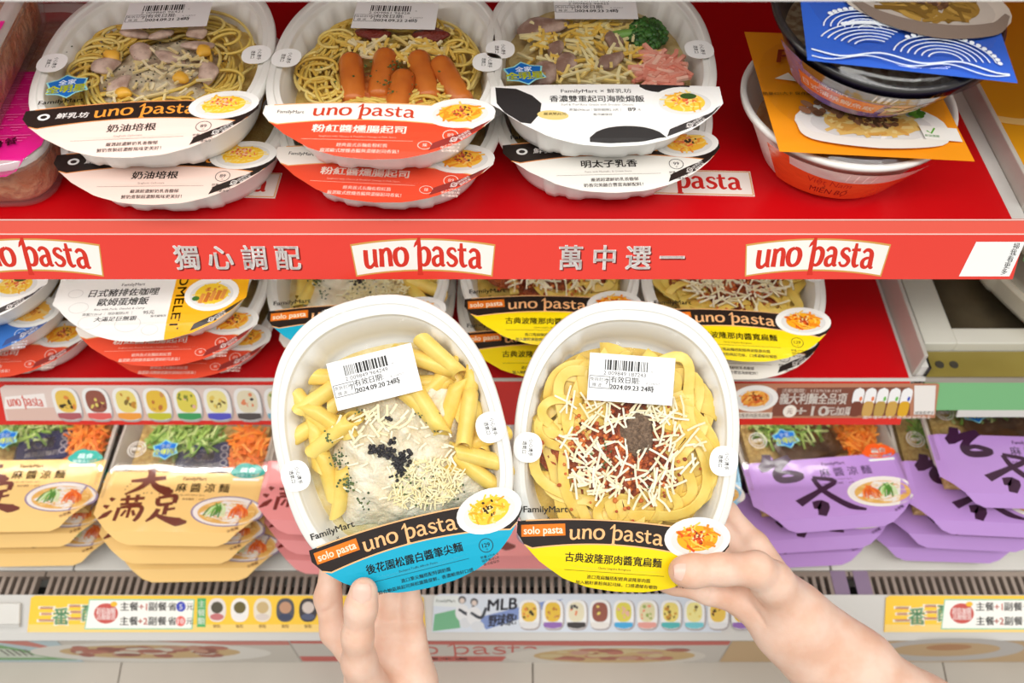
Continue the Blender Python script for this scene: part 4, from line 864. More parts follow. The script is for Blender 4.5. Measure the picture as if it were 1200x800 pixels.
NAIL = mat('fingernail', (242, 200, 182), rough=.36, sss=.1)
def J(px, py, t, r): return (np.array(at(px, py, t)), r)
def nail(parent, base, tip, w_, up_n, lift):      # curved plate along base->tip
    base, tip, up_n = np.array(base), np.array(tip), np.array(up_n); ax = tip - base; L = np.linalg.norm(ax); ax /= L; sd = np.cross(ax, up_n); sd /= np.linalg.norm(sd); nn = np.cross(sd, ax)
    rows = []
    for off in (0, -.0006):
        g = []
        for u in np.linspace(0, 1, 9):
            ww = w_*(1 - abs(2*u - 1)**3.5*.35)
            g.append([base + ax*L*u + sd*ww*q + nn*(lift + off - .0021*q*q - .0016*max(0, u - .6)**2*6) for q in np.linspace(-1, 1, 9)])
        rows.append(g)
    mb = MB(); mb.rings(rows[0], closed=False); mb.rings([r[::-1] for r in rows[1]], closed=False); mb.build('thumbnail', NAIL, parent, True)
# left hand: palm to the viewer, thumb over the label, fingers behind the tray
lh = thing('hand', 'left hand gripping the turquoise tray with its thumb over the label', 'hand')
palmL = [[J(456, 880, .692, .028), J(436, 800, .688, .0200), J(422, 752, .692, .0130)], [J(464, 880, .692, .028), J(460, 800, .690, .0200), J(454, 745, .694, .0130)], [J(472, 880, .692, .027), J(486, 800, .690, .0165), J(483, 744, .692, .0115)],
         [J(462, 890, .692, .028), J(476, 1010, .70, .029)]]
thumbL = [[J(452, 860, .684, .022), J(434, 812, .662, .0165), J(421, 775, .642, .0126), J(419, 745, .628, .0110), J(423, 712, .6210, .0112), J(426, 693, .6205, .0102)]]
idxL = [[J(416, 768, .690, .0128), J(392, 740, .692, .0108), J(384, 700, .694, .0102), J(390, 655, .697, .0092), J(402, 622, .696, .0080)]]
midL = [[J(428, 750, .694, .0116), J(432, 712, .699, .0100), J(436, 665, .700, .009), J(440, 630, .699, .008)]]
ringL = [[J(456, 745, .694, .0112), J(458, 712, .699, .0098), J(462, 670, .700, .0085), J(464, 640, .699, .0078)]]
pinkL = [[J(483, 744, .692, .0100), J(482, 712, .696, .0088), J(480, 680, .698, .0076), J(480, 655, .697, .0068)]]
def groove(p0, p1, t0, t1, r, d): return (np.array(at(*p0, t0)), np.array(at(*p1, t1)), r, d)
gr = [groove((438, 729), (500, 727), .6855, .6865, .0022, .0016), groove((440, 750), (500, 756), .6800, .6805, .0020, .0009), groove((446, 766), (482, 798), .6730, .6720, .0022, .0012),
      groove((404, 738), (438, 737), .6160, .6160, .0013, .0007), groove((404, 743), (438, 743), .6170, .6170, .0013, .0006), groove((404, 748), (436, 749), .6185, .6185, .0013, .0005), groove((372, 722), (402, 704), .6835, .6840, .0020, .0010)]
obj('hand_skin', surface([palmL, thumbL, idxL, midL, ringL, pinkL], gr, .00135, (1, 1.3, .6, .55, .55, .55)), SKIN, lh)
nail(lh, at(425.0, 701, .6207), at(426.5, 679.5, .6205), .0064, np.array(-FW) + np.array((.05, 0, 0)), .0114)
# right hand: thumb across the yellow label, forearm to the lower right
rh = thing('hand', 'right hand and forearm holding the yellow tray with thumb across the label', 'hand')
armR = [[J(932, 728, .682, .0250), J(1000, 782, .692, .0285), J(1080, 842, .700, .0340), J(1190, 925, .712, .0400)], [J(918, 742, .684, .0215), J(975, 797, .692, .0265)], [J(942, 718, .684, .018), J(1010, 776, .693, .0245)]]
palmR = [[J(932, 728, .680, .0245), J(892, 690, .686, .0205), J(868, 668, .694, .0150)], [J(924, 722, .684, .0225), J(884, 640, .700, .0130)], [J(926, 740, .684, .021), J(870, 706, .684, .0125)]]
thumbR = [[J(926, 712, .676, .0200), J(905, 682, .655, .0158), J(886, 667, .642, .0130), J(846, 667, .6350, .0112), J(812, 669, .6340, .0116), J(800, 669, .6340, .0106)]]
idxR = [[J(872, 704, .684, .0125), J(830, 692, .683, .0102), J(790, 682, .686, .0092), J(760, 676, .690, .008)]]
midR = [[J(870, 672, .696, .013), J(838, 650, .706, .0098), J(800, 636, .708, .009), J(772, 630, .706, .008)]]
ringR = [[J(874, 648, .702, .012), J(842, 622, .709, .0094), J(806, 606, .711, .0086), J(780, 600, .710, .0078)]]
pinkR = [[J(878, 632, .704, .0108), J(852, 600, .710, .0084), J(824, 582, .711, .0074), J(804, 574, .711, .0068)]]
gr = [groove((813, 688), (815, 706), .6725, .6740, .0016, .0012), groove((836, 690), (826, 710), .6725, .6740, .0018, .0014), groove((847, 650), (846, 684), .6260, .6240, .0013, .0007), groove((841, 651), (841, 684), .6260, .6240, .0013, .0006), groove((853, 651), (852, 683), .6270, .6250, .0013, .0005),
      groove((866, 692), (900, 732), .6700, .6660, .0030, .0016), groove((880, 694), (914, 728), .6600, .6600, .0026, .0010), groove((892, 700), (930, 724), .6500, .6560, .0024, .0009), groove((902, 694), (938, 714), .6450, .6560, .0022, .0008)]
obj('hand_skin', surface([armR, palmR, thumbR, idxR, midR, ringR, pinkR], gr, .0015, (1, 2.2, 2.0, .6, .55, .55, .55)), SKIN, rh)
nail(rh, at(810, 667.5, .6342), at(787, 667.5, .6340), .0062, np.array(-FW) + np.array((0, .06, .06)), .0114)

# ------------------------------------------------------------------ noodle boxes on the deck
BW, BD, BH = .083, .074, .0290              # half width, half depth, height
def boxout(ins=0, front=.030, n=4):
    w_, d = BW - ins, BD - ins; c = .012; P = [(-w_ + front*1.0, -d), (w_ - front*1.0, -d), (w_ - .004, -d + front*.95), (w_, -d + front*1.25), (w_, d - c), (w_ - c*.3, d - c*.3), (w_ - c, d), (-w_ + c, d), (-w_ + c*.3, d - c*.3), (-w_, d - c), (-w_, -d + front*1.25), (-w_ + .004, -d + front*.95)]
    return P
def box_meshes():
    b = MB(); R = [[(x, y, z) for x, y in boxout(i)] for i, z in ((0, -.004), (0, 0), (.003, .0005), (.005, -.004), (.012, -.024))]; b.rings(R, cap1=True)
    R = [[(x, y, z) for x, y in boxout(i)] for i, z in ((0, -.004), (.003, -.005), (.013, -BH))]; b.rings(R[::-1], cap0=True); body = b.mesh('box_body')
    l = MB(); R = [[(x, y, z) for x, y in boxout(i)] for i, z in ((.0008, .0012), (.003, .0022), (.006, .0024), (.04, .0024), (.07, .0024))]; l.rings(R, cap1=True); return body, l.mesh('clear_lid')
BOX_ME, LID_ME = box_meshes()
CLEARBOX = mat('smoky_clear_plastic', (196, 186, 176), rough=.15, spec=.5); LIDM = film_mat('clear_lid', .10, (.93, .92, .9), (14, .2, .004))
BU = .001
def sleeve_fn(x, y, L):                    # x, y in mm, y down from the middle; front skirt folds over the rim
    y = 92 - (92 - y)*.79; yf = 72.0; e = max(0, y - yf); a = math.radians(46)
    side = max(0, abs(x) - 78)
    return (BU*x, -BU*(min(y, yf) + e*math.cos(a)), .0036 - BU*e*math.sin(a) - BU*side*.5 + L*5e-6)
BRUSH_DA = [([(-30, -4), (0, -8), (32, -14)], [5, 9, 7]), ([(2, -38), (4, -14), (-8, 10), (-34, 30)], [9, 10, 8, 3]), ([(4, -10), (18, 8), (40, 20), (52, 20)], [5, 9, 15, 4])]
BRUSH_MAN = [([(-34, -26), (-26, -20)], [4, 8]), ([(-42, -6), (-32, -2)], [4, 8]), ([(-44, 28), (-34, 18), (-24, 6)], [3, 9, 4]), ([(-14, -22), (30, -27)], [5, 6]), ([(-2, -34), (0, -14)], [6, 5]), ([(16, -36), (16, -16)], [6, 5]), ([(-12, -10), (28, -13)], [5, 5]), ([(-12, -2), (-14, 32)], [6, 5]), ([(-10, -2), (28, -5), (28, 20), (22, 32)], [5, 6, 7, 5]), ([(8, -8), (8, 24)], [5, 4]), ([(2, 4), (-4, 20)], [4, 4]), ([(14, 4), (20, 18)], [4, 5])]
BRUSH_ZU = [([(-14, -26), (14, -32), (16, -14)], [5, 7, 6]), ([(-14, -26), (-10, -10), (14, -14)], [6, 6, 5]), ([(4, -10), (4, 14)], [6, 6]), ([(4, 2), (20, -2)], [5, 4]), ([(-8, 0), (-14, 18), (-24, 30)], [6, 7, 3]), ([(-14, 12), (6, 22), (30, 30), (46, 30)], [4, 8, 15, 4])]
BRUSH_TAI = [([(-28, -50), (-32, -30), (-42, -14), (-20, -26), (12, -38)], [14, 17, 16, 15, 14]), ([(8, -36), (-12, -14), (-20, 2), (-14, 16), (10, 16), (22, 8), (0, -2), (-18, 4)], [13, 12, 14, 15, 14, 12, 10, 9])]
BRUSH_WEI = [([(0, -40), (34, -28), (0, -6), (-36, 16)], [6, 8, 8, 13]), ([(0, -38), (8, -14), (22, 6), (46, 30), (70, 40)], [6, 8, 9, 10, 4]), ([(-14, 22), (2, 24), (-4, 46)], [12, 18, 10])]
def sleeve(col, ink, kind, band):
    A = Art(sleeve_fn, (92 - 20/.79,)); T = -16
    xs = np.linspace(-83.5, 83.5, 18)
    bt = lambda x: 85 - max(0, abs(x) - 50)*1.25
    A.strip(xs, lambda x: T, lambda x: max(T + 1, bt(x)), col)
    if kind == 'da':
        A.brush([([(x+1, y+1) for x, y in p], [q + 5 for q in w_]) for p, w_ in BRUSH_DA], -38, -1, .52, col); A.brush(BRUSH_DA, -38, 0, .56, ink, fat=1.45); A.brush(BRUSH_MAN, -52, 36, .54, ink, fat=1.35); A.brush(BRUSH_ZU, -14, 36, .58, ink, fat=1.4)
        R = random.Random(3)
        for i in range(16): A.ell(R.uniform(-72, -14), R.uniform(2, 16), R.uniform(.4, 1), R.uniform(.4, 1), ink, 0, 6)
    else:
        A.brush([([(x+1, y+1) for x, y in p], [q + 7 for q in w_]) for p, w_ in BRUSH_TAI], -42, 2, .52, col); A.brush(BRUSH_TAI, -40, 2, .58, ink, fat=1.12); A.brush(BRUSH_WEI, -16, 36, .62, ink, fat=1.3)
    A.text('FamilyMart', 10, -7, 7, ink, .015, width=24); A.text('麻 醬 涼 麵', 20, 6, 13.5, (86, 60, 50) if kind == 'da' else (84, 60, 96), .012, width=54)
    A.text('Cold Noodles with Sesame Sauce', 6, 16, 3.6, ink, .0, width=36); A.text('熱量 │ 保存期限 │ 69元', 8, 22, 3.6, ink, .01, width=34)
    # badge
    A.ell(62, -18, 18, 9, band); A.ell(58, -22, 10, 9, band); A.ell(67, -21, 9, 8, band); A.text('蔬食', 62, -20.5, 8, (226, 250, 244), .03); A.text('植物五辛素', 62, -13, 4.6, (226, 250, 244), .02); A.rect(62, -7, 27, 3.4, (236, 240, 236))
    # bowl picture
    A.ell(50, 38, 36, 21, (150, 130, 160) if kind == 'da' else (246, 240, 226), 0, 36); A.ell(50, 38, 34, 19.5, (240, 232, 226), 0, 36); A.ell(50, 39, 29, 16, (232, 180, 96), 0, 32)
    R = random.Random(8)
    for i in range(60): a, q = R.uniform(0, 6.28), math.sqrt(R.random()); x, y = 50 + 26*q*math.cos(a), 39 + 14*q*math.sin(a); A.stroke([(x-3, y+R.uniform(-1, 1)), (x, y+R.uniform(-1.5, 1.5)), (x+3, y+R.uniform(-1, 1))], .9, R.choice([(236, 190, 110), (222, 160, 70), (246, 214, 150)]))
    ga, ob = ((40, 1), (62, 0)) if kind == 'da' else ((56, 1), (38, 0))
    for i in range(9): A.stroke([(ga[0] + 3 + R.uniform(-6, 6), 26 + R.uniform(0, 3)), (ga[0] + (i-4)*1.9, 34), (ga[0] + (i-5)*2.5, 46 + R.uniform(-3, 2))], [1.2, 2.2, 1.6], R.choice([(110, 170, 70), (176, 214, 130), (80, 140, 50), (214, 232, 180)]), 3)
    for i in range(9): A.stroke([(ob[0] + R.uniform(-4, 4), 27 + R.uniform(0, 3)), (ob[0] + (i-4)*1.8, 36), (ob[0] + (i-4)*2.3, 46 + R.uniform(-3, 2))], [1.2, 2, 1.4], R.choice([(240, 110, 40), (250, 140, 60), (226, 90, 30)]), 3)
    A.text('示意圖', 60, 63, 4, ink, .01, rot=-.5)
    return A.mb.mesh('sleeve')
SLV = dict(yellow=sleeve((252, 208, 130), (112, 46, 26), 'da', (34, 164, 150)), pink=sleeve((240, 150, 150), (122, 40, 34), 'da', (34, 164, 150)), purple=sleeve((190, 146, 216), (58, 22, 56), 'tai', (246, 96, 30)), blue=sleeve((140, 196, 226), (40, 60, 90), 'tai', (34, 164, 150)))
SLEEVE = mat('sleeve_gloss', (255, 255, 255), rough=.3, coat=.7, attr=True, bump=(16, .5, .006), coatr=.12)
def packet(t, cols, txt, x, y, rot, w_=.030, d=.020, tc=(214, 206, 210)):
    mb = MB(); mb.rings([[(a*w_, b_*d, z) for a, b_ in ((-1, -1), (0, -1.04), (1, -1), (1.02, 0), (1, 1), (0, 1.04), (-1, 1), (-1.02, 0))] for z in (0,)] + [[(a*w_*.86, b_*d*.82, .004) for a, b_ in ((-1, -1), (0, -1.04), (1, -1), (1.02, 0), (1, 1), (0, 1.04), (-1, 1), (-1.02, 0))]], cap0=True, cap1=True, c=cols)
    o = mb.build('sauce_packet', SLEEVE, t); o.location = (x, y, -.0068); o.rotation_euler = (0, 0, rot)
    A = Art(plane_fn((0, 0, .0040), (.001, 0, 0), (0, -.001, 0))); A.text(txt[0], -4, -3, 15, tc, .02, slant=.1)
    for i in range(3): A.ring(21, -10 + i*9, 3, .9, tc)
    A.text(txt[1], 0, 10, 7, tc, .02); A.build('packet_print', o, PAPER)
def veg(t, name, cx, cy, rx, ry, cols, seed, n=240):
    rng = np.random.RandomState(seed); mb = MB(); shreds(mb, rng, n, cx/K*.001, cy/K*.001, rx/K*.001, ry/K*.001, -.012, .011, .022, .0011, cols); stuff(mb.build(name, FOOD, t))
GREENS = [(176, 206, 110), (150, 190, 84), (206, 222, 150), (120, 160, 70)]; CARROT = [(246, 140, 40), (238, 116, 28), (250, 164, 70)]
def boxbadge():
    A = Art(lambda x, y, L: (BU*x, -BU*y, .0030 + L*5e-6)); A.star(-30, -20, 13); A.ring(-60, -20, 8.5, 1, (222, 216, 208)); A.ring(-60, -20, 6, .8, (222, 216, 208)); A.text('植物', -60, -20, 5, (222, 216, 208), .02); return A.mb.mesh('star_badge')
BBADGE = boxbadge()
def noodle_box(col, label, full, px, py, level, rot, group, zb=None):
    t = thing('noodle_box', label, 'noodle box', group=group); ztop = ZD + BH*level + .0040*(level - 1) + .0003 + (zb or 0)
    obj('box_body', BOX_ME, CLEARBOX, t); obj('clear_lid', LID_ME, LIDM, t); obj('sleeve', SLV[col], SLEEVE, t)
    if full:
        obj('star_badge', BBADGE, PAPER, t); MB().box((-BW + .014, -BD + .02, -.0245), (BW - .014, BD - .014, -.014)).build('cold_noodles', mat('cold_noodles', (222, 190, 120), rough=.5, noise=(200, (196, 156, 90), .4, .6), bump=(300, .8, .003)), t)
        veg(t, 'shredded_greens', -16, 38, 40, 22, GREENS, full); veg(t, 'shredded_carrot', 52, 24, 18, 30, CARROT, full + 1)
        if col == 'yellow': packet(t, (44, 46, 96), ('大滿', '麻醬涼麵醬'), .010, .014, .12)
        elif col == 'purple': packet(t, (96, 62, 26), ('台味', '麻醬涼麵醬'), -.006, .018, .25, .034, .024, (150, 120, 96))
    p = onz(px, py, ztop - .009); a = math.radians(rot); d = Vector((-math.sin(a), math.cos(a), 0)); t.location = p + d*.079; t.location.z = Z(ztop); t.rotation_euler = (0, 0, a); return t
g = 'noodle boxes on the deck'
noodle_box('yellow', 'bottom yellow noodle box of the stack at the left picture edge', 0, 38, 661, 1, 1, g); noodle_box('yellow', 'middle yellow noodle box of the stack at the left picture edge', 0, 22, 639, 2, 1, g); noodle_box('yellow', 'top yellow noodle box of the stack at the left picture edge', 5, 8, 621, 3, 1, g)
noodle_box('yellow', 'bottom yellow noodle box of the stack beside the pink boxes', 0, 230, 679, 1, 1, g); noodle_box('yellow', 'middle yellow noodle box of the stack beside the pink boxes', 0, 208, 658, 2, 0, g); noodle_box('yellow', 'top yellow noodle box, full brush lettering in view, beside the pink boxes', 7, 203, 637, 3, -1, g)
noodle_box('pink', 'bottom pink noodle box behind the left held tray', 0, 408, 672, 1, -3, g); noodle_box('pink', 'middle pink noodle box behind the left held tray', 0, 399, 650, 2, -4, g); noodle_box('pink', 'top pink noodle box behind the left held tray', 0, 390, 626, 3, -3, g)
noodle_box('pink', 'single pink noodle box peeking out between the two held trays', 0, 590, 664, 1, 0, g)
for lv, (bx_, by_, wd) in enumerate(((759, 660, 'bottom'), (766, 640, 'middle'), (776, 616, 'top'))): noodle_box('blue', wd + ' light blue noodle box of the stack behind the right held tray', 0, bx_, by_, lv + 1, 0, g)
noodle_box('purple', 'bottom purple noodle box of the stack above the right wrist', 0, 936, 662, 1, 3, g); noodle_box('purple', 'middle purple noodle box of the stack above the right wrist', 0, 958, 643, 2, 4, g); noodle_box('purple', 'top purple noodle box of the stack above the right wrist', 9, 984, 618, 3, 5, g)
noodle_box('purple', 'bottom purple noodle box of the stack at the right picture edge', 0, 1108, 656, 1, -2, g); noodle_box('purple', 'second lowest purple noodle box at the right picture edge', 0, 1136, 642, 2, -3, g); noodle_box('purple', 'second highest purple noodle box at the right picture edge, badge showing', 11, 1166, 626, 3, -3, g); noodle_box('purple', 'topmost purple noodle box at the right picture edge', 13, 1206, 594, 4, -2, g)

# ------------------------------------------------------------------ soup bowls at the right of the upper shelf
def bowl_mesh(r=.079, h=.056, n=72):
    mb = MB(); prof = [(r*.62, -h), (r*.66, -h + .003), (r*.80, -.030), (r*.93, -.010), (r*.945, -.005), (r, -.0045), (r*1.005, -.002), (r, 0), (r*.955, .0002), (r*.94, -.004), (r*.90, -.012), (r*.74, -.036), (r*.60, -h + .004), (.002, -h + .004)]
    mb.rings([[(q*math.cos(a), q*math.sin(a), z) for a in np.linspace(0, 2*math.pi, n + 1)[:-1]] for q, z in prof], cap0=True, cap1=True); return mb.mesh('bowl', True)
BOWL = bowl_mesh()
def lid_mesh(r=.0765, h=.006):
    mb = MB(); mb.rings([[(q*math.cos(a), q*math.sin(a), z) for a in np.linspace(0, 2*math.pi, 65)[:-1]] for q, z in ((r*1.03, .0008), (r*.99, .003), (r*.95, h), (r*.6, h + .001), (.002, h + .001))]); return mb.mesh('clear_lid', True)
BLID = lid_mesh(); DOME = film_mat('bowl_lid', .045, (.97, .97, .97), (10, .3, .004))
def wrap_fn(zt, yfront, ang, z2, ang2):     # card sleeve in mm: flat top, then a front flap folding down in two steps
    def f(x, y, L):
        e = max(0, y - yfront); e1 = min(e, z2); e2 = max(0, e - z2); a, a2 = math.radians(ang), math.radians(ang2); o = L*6e-6
        bow = -.00012*(x/10)**2*(1 if e > 0 else .35)
        k = .0009
        return (k*x, -k*(min(y, yfront) + e1*math.cos(a) + e2*math.cos(a2)) - o*(1 if e > 0 else 0), zt - k*(e1*math.sin(a) + e2*math.sin(a2)) + bow + o)
    return f
FLAP = mat('clear_wrap', (255, 255, 255), rough=.15, coat=.8, attr=True, bump=(45, .3, .004))
# lower: white bowl with orange sleeve
p = onz(985, 233, ZT); p.y += .050
bo = thing('soup_bowl', 'white noodle soup bowl with orange sleeve, underneath the black bowl', 'soup bowl', (p.x, p.y, Z(ZT) + .0564), (0, 0, math.radians(-4)))
obj('bowl', BOWL, PP, bo)
obj('clear_lid', BLID, DOME, bo)
mb = MB(); mb.rings([[(q*math.cos(a), q*math.sin(a), z) for a in np.linspace(0, 6.2832, 49)[:-1]] for q, z in ((.062, -.030), (.03, -.028), (.002, -.028))]); mb.build('soup', mat('beef_soup', (214, 170, 120), rough=.3, noise=(60, (180, 120, 70), .4, .6)), bo, True)
A = Art(wrap_fn(.0086, 82, 62, 12, 68), (82,))
A.conv([(-80, -78), (66, -78), (80, 82), (-68, 82)], (250, 158, 28)); A.up()
A.plate(8, 44, 60, 28, 0, seed=31, n=120, pal=((236, 196, 110), (226, 170, 84), (244, 214, 140)), top=((130, 88, 60), (160, 110, 80), (100, 70, 50))); R = random.Random(2)
A.stroke([(-50, 46), (-40, 64), (8, 71), (56, 64), (66, 46)], [4, 9, 11, 9, 4], (240, 238, 230), 6)
for i in range(26): A.ell(36 + R.uniform(-14, 14), 28 + R.uniform(-7, 7), R.uniform(2, 4), R.uniform(1.5, 3), R.choice([(100, 160, 50), (130, 190, 70), (70, 130, 40)]), R.uniform(0, 3), 8)
for i in range(26): A.ell(-20 + R.uniform(-24, 24), 30 + R.uniform(-9, 9), R.uniform(3, 7), R.uniform(2, 4), R.choice([(140, 96, 70), (170, 120, 90), (110, 76, 56)]), R.uniform(0, 3), 8)
A.conv([(44, 46), (74, 46), (75, 62), (46, 62)], (246, 246, 240)); A.up(); A.text('產銷履歷', 52, 58, 3, (60, 140, 60), .02); A.stroke([(49, 52), (52, 55), (56, 48)], 1.4, (100, 180, 60))
A.text('熱量621大卡 保存期限', -52, 12, 4.5, (90, 50, 20), .01); A.conv([(-62, -8), (-50, -16), (-44, -4)], (250, 240, 226)); A.up(); A.text('Phở Bò', -20, -40, 26, (150, 50, 20), .02, slant=.2)
A.build('sleeve', bo)
def skirt(t, name, r0, r1, z0, z1, a0, a1, base, draw, m=None):
    def f(x, y, L):   # x in degrees about the bowl, y 0..1 downwards
        a = math.radians(x - 90); q = r0 + (r1 - r0)*y + .0012 + L*1.6e-5; return (q*math.cos(a), q*math.sin(a), z0 + (z1 - z0)*y)
    A = Art(f); xs = np.linspace(a0, a1, 61)
    for i in range(60):
        for j in range(4): A.conv([(xs[i], j/4), (xs[i+1], j/4), (xs[i+1], (j+1)/4), (xs[i], (j+1)/4)], base)
    A.up(3); draw(A); A.build(name, t, m or FLAP)
def dsk(A):
    A.strip(np.linspace(-38, 38, 50), lambda x: 0.0, lambda x: .34 - .1*(x/38)**2, (214, 214, 212)); A.strip(np.linspace(-7, 7, 4), lambda x: .05, lambda x: .3, (250, 250, 250))
    for s, x0, w_ in (('Việt Nam', -14, 26), ('MIỀN BỘ', -12, 24)):
        v, f = glyphs(s, .02, 2); W = v[:, 0].max(); yy = .55 if s[0] == 'V' else .86; A.mb.add([A.fn(x0 - w_/2 + q[0]/W*w_, yy - q[1]*.26, A.L) for q in v], f, (196, 60, 36) if s[0] == 'V' else (90, 26, 24)); A.up()
skirt(bo, 'front_skirt', .0812, .0565, -.004, -.049, -52, 40, (240, 92, 40), dsk)
# upper: black bowl with blue wave sleeve
p2 = onz(1026, 148, ZT + .066); p2.y += .050
bb = thing('soup_bowl', 'black bowl with blue wave-pattern sleeve, stacked on the orange one', 'soup bowl', (p2.x, p2.y, Z(ZT) + .0564 + .0096 + .0635), (math.radians(9), math.radians(2), math.radians(-7)))
bk = BOWL.copy(); bk.materials.clear(); obj('bowl', bk, mat('black_bowl', (38, 36, 36), rough=.28, coat=.3), bb); obj('clear_lid', BLID, DOME, bb)
mb = MB(); mb.rings([[(q*math.cos(a), q*math.sin(a), z) for a in np.linspace(0, 6.2832, 49)[:-1]] for q, z in ((.062, -.030), (.03, -.028), (.002, -.028))]); mb.build('rice', mat('rice_fill', (196, 170, 130), rough=.4, noise=(200, (150, 110, 70), .4, .6)), bb, True)
A = Art(wrap_fn(.0086, 76, 58, 14, 66), (76,))
A.conv([(-74, -80), (66, -80), (82, 76), (-66, 76)], (48, 96, 200)); A.up()
for cx, cy, r, a0, a1 in ((-22, 40, 25, 180, 340), (-18, 60, 32, 200, 300), (32, 64, 30, 190, 350)):
    for i in range(6):
        q = r - i*4; A.stroke([(cx + q*1.25*math.cos(math.radians(a)), cy + q*.8*math.sin(math.radians(a))) for a in np.linspace(a0, a1, 16)], 1.0, (226, 238, 250))
    for a in np.linspace(a0 + 40, a1, 16): A.ell(cx + (r + 2)*1.25*math.cos(math.radians(a)), cy + (r + 2)*.8*math.sin(math.radians(a)), 2, 1.8, (236, 244, 252), 0, 8)
A.strip(np.linspace(-63, 77, 30), lambda x: 66 + 3*math.sin(x/9), lambda x: 67.5 + 3*math.sin(x/9), (226, 238, 250)); A.strip(np.linspace(-63, 77, 30), lambda x: 70 + 3*math.sin(x/9 + 1), lambda x: 71 + 3*math.sin(x/9 + 1), (226, 238, 250))
A.plate(24, 4, 64, 34, .05, seed=41, n=90, rim=(200, 190, 178), pal=((150, 116, 50), (120, 90, 36), (176, 140, 66)), top=((110, 76, 52), (140, 100, 74), (90, 60, 40))); A.stroke([(-34, 8), (-10, 28), (30, 36), (70, 26), (84, 8)], [4, 12, 15, 12, 4], (132, 116, 104), 6)
A.rect(-44, -24, 40, 14, (220, 80, 50)); A.text('鮮 魚', -40, 2, 10, (30, 50, 110), .02)
A.build('sleeve', bb)
def dbb(A):
    A.strip(np.linspace(-46, 46, 50), lambda x: 0, lambda x: .34 - .12*(x/46)**2, (40, 42, 46)); A.strip(np.linspace(-8, 2, 4), lambda x: .05, lambda x: .3, (226, 228, 232))
    A.strip(np.linspace(-50, 0, 40), lambda x: .38, lambda x: .80, (232, 106, 60)); A.strip(np.linspace(4, 50, 40), lambda x: .36, lambda x: .9, (226, 176, 150)); R = random.Random(6)
    for i in range(26): A.ell(26 + R.uniform(-20, 24), .6 + R.uniform(-.2, .2), R.uniform(2, 5), R.uniform(.05, .1), R.choice([(240, 130, 90), (246, 206, 180), (206, 196, 140), (236, 226, 216)]), 0, 8)
    for s, x0, w_, y in (('FamilyMart', -30, 22, .36), ('日式蒲燒鯛魚飯', -25, 44, .66)):
        v, f = glyphs(s, .02, 2); W = v[:, 0].max(); A.mb.add([A.fn(x0 - w_/2 + q[0]/W*w_, y - q[1]*(.12 if s[0] == 'F' else .2), A.L) for q in v], f, (246, 236, 240)); A.up()
skirt(bb, 'front_skirt', .0812, .0570, -.004, -.047, -62, 58, (120, 96, 170), dbb)

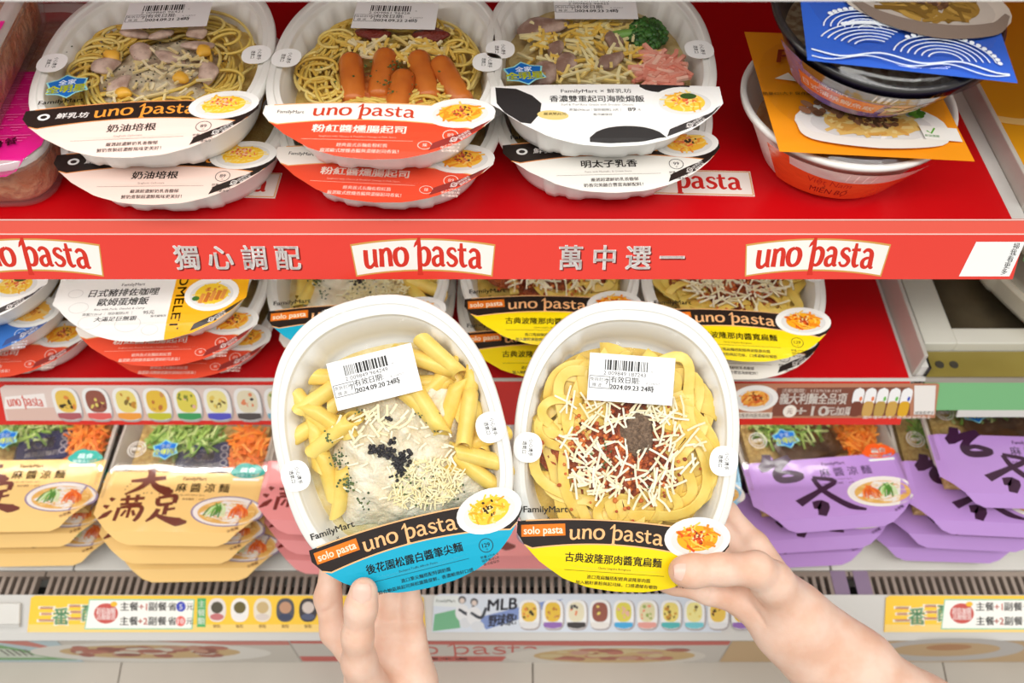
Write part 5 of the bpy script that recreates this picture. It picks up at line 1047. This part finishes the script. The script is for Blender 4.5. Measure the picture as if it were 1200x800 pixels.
# ------------------------------------------------------------------ magenta-lidded noodle boxes at the left edge of the upper shelf
def pink_box(label, px, py, zt, rot):
    p = onz(px, py, zt); t = thing('deli_box', label, 'deli box', (p.x, p.y, Z(zt)), (0, 0, math.radians(rot)), 'magenta deli boxes')
    def rr(w_, d, c, z, n=6):
        P = []
        for sx, sy, a0 in ((1, -1, -90), (1, 1, 0), (-1, 1, 90), (-1, -1, 180)):
            for a in np.linspace(a0, a0 + 90, n): P.append((sx*(w_ - c) + c*math.cos(math.radians(a)), sy*(d - c) + c*math.sin(math.radians(a)), z))
        return P
    mb = MB(); mb.rings([rr(.070, .090, .022, -.052), rr(.074, .094, .024, -.046), rr(.080, .100, .026, -.012), rr(.083, .103, .027, -.010), rr(.083, .103, .027, -.006)], cap0=True); mb.build('box_body', film_mat('deli_clear', .10, (.92, .9, .88), (20, .3, .004), .10), t, True)
    mb = MB(); mb.rings([rr(.0835, .1035, .027, -.006), rr(.0835, .1035, .027, -.001), rr(.079, .099, .025, 0), rr(.072, .092, .022, -.003)]); mb.build('lid_rim', film_mat('lid_frost', .12, (.9, .9, .9), (20, .3, .004), .55), t, True)
    mb = MB(); mb.rings([rr(.072, .092, .022, -.003), rr(.05, .07, .015, -.003), rr(.002, .002, .001, -.003)]); mb.build('clear_lid', film_mat('deli_lid', .12, (.92, .92, .92), (14, .3, .004), .12), t, True)
    rng = np.random.RandomState(int(px) % 97 + 3); mb = MB(); mb.rings([rr(.066, .086, .02, -.050), rr(.071, .090, .022, -.044), rr(.076, .096, .024, -.014), rr(.05, .07, .02, -.009), rr(.002, .002, .001, -.008)], cap0=True); mb.build('sauced_noodles', mat('sauced_noodles', (206, 120, 70), rough=.35, noise=(60, (226, 170, 130), .4, .6), bump=(120, 1, .006)), t, True)
    def f(x, y, L): e = max(0, y - 98); return (.001*x, -.001*(min(y, 98) + e*.35), .0006 - .001*e*.93 + L*6e-6)
    A = Art(f, (98,)); A.strip(np.linspace(-83, 83, 21), lambda x: -4, lambda x: 111 - (max(0, abs(x) - 56)/27)**2*27, (240, 26, 150))
    for i in range(-6, 7):
        for j in range(0, 9):
            for q in (3, 6, 9): cx, cy = i*13.4 + (j % 2)*6.7, 2 + j*12; A.stroke([(cx - q*.72, cy + 9 - q), (cx, cy + 9 - q*.2 - q*.8), (cx + q*.72, cy + 9 - q)], .7, (250, 120, 190)) if abs(cx) + 8 < 76 - max(0, cy - 76)*1.2 else None
    A.text('低卡健身餐', 44, 86, 9, (80, 20, 50), .02, rot=-.3); A.build('label', t, SLEEVE); return t
q_ = onz(50, 186, ZT + .05)
def pxpy(v): r = v - Vector((0, 0, CZ)); d = r.dot(FW); return 600 + r.x/d*1000, 400 - r.dot(UP)/d*1000
pink_box('lower magenta-label deli box at the left end of the upper shelf', *pxpy(q_ + Vector((-.090, .090, .003))), ZT + .053, 3)
pink_box('upper deli box with frosted lid rim at the top left corner', *pxpy(q_ + Vector((-.112, .074, .056))), ZT + .106, 3)

# ------------------------------------------------------------------ white fluted trays standing in the next section
WB = mat('ivory_plastic', (232, 226, 206), rough=.45)
for lab_, x, y, z, rz in (('lower white fluted tray on the dark glass panel at the right picture edge', .570, .585, .012 + DEP*1.15, 24), ('upper white fluted tray stacked at the right picture edge, under the banner end', .592, .575, .015 + DEP*2.3, 30)):
    t = thing('fluted_tray', lab_, 'tray', (x, y, Z(ZM) + z), (0, 0, math.radians(rz))); t.scale = (1.15, 1.15, 1.15)
    wm = TRAY_ME.copy(); wm.materials.clear(); obj('tray_body', wm, WB, t); ff = FILM_ME.copy(); ff.materials.clear(); obj('film_lid', ff, film_mat('foggy_film', .06, (.9, .9, .85), (20, .3, .004), .35), t); food_plain(t)
bpy.data.objects.remove(_fo); bpy.data.curves.remove(_fc)
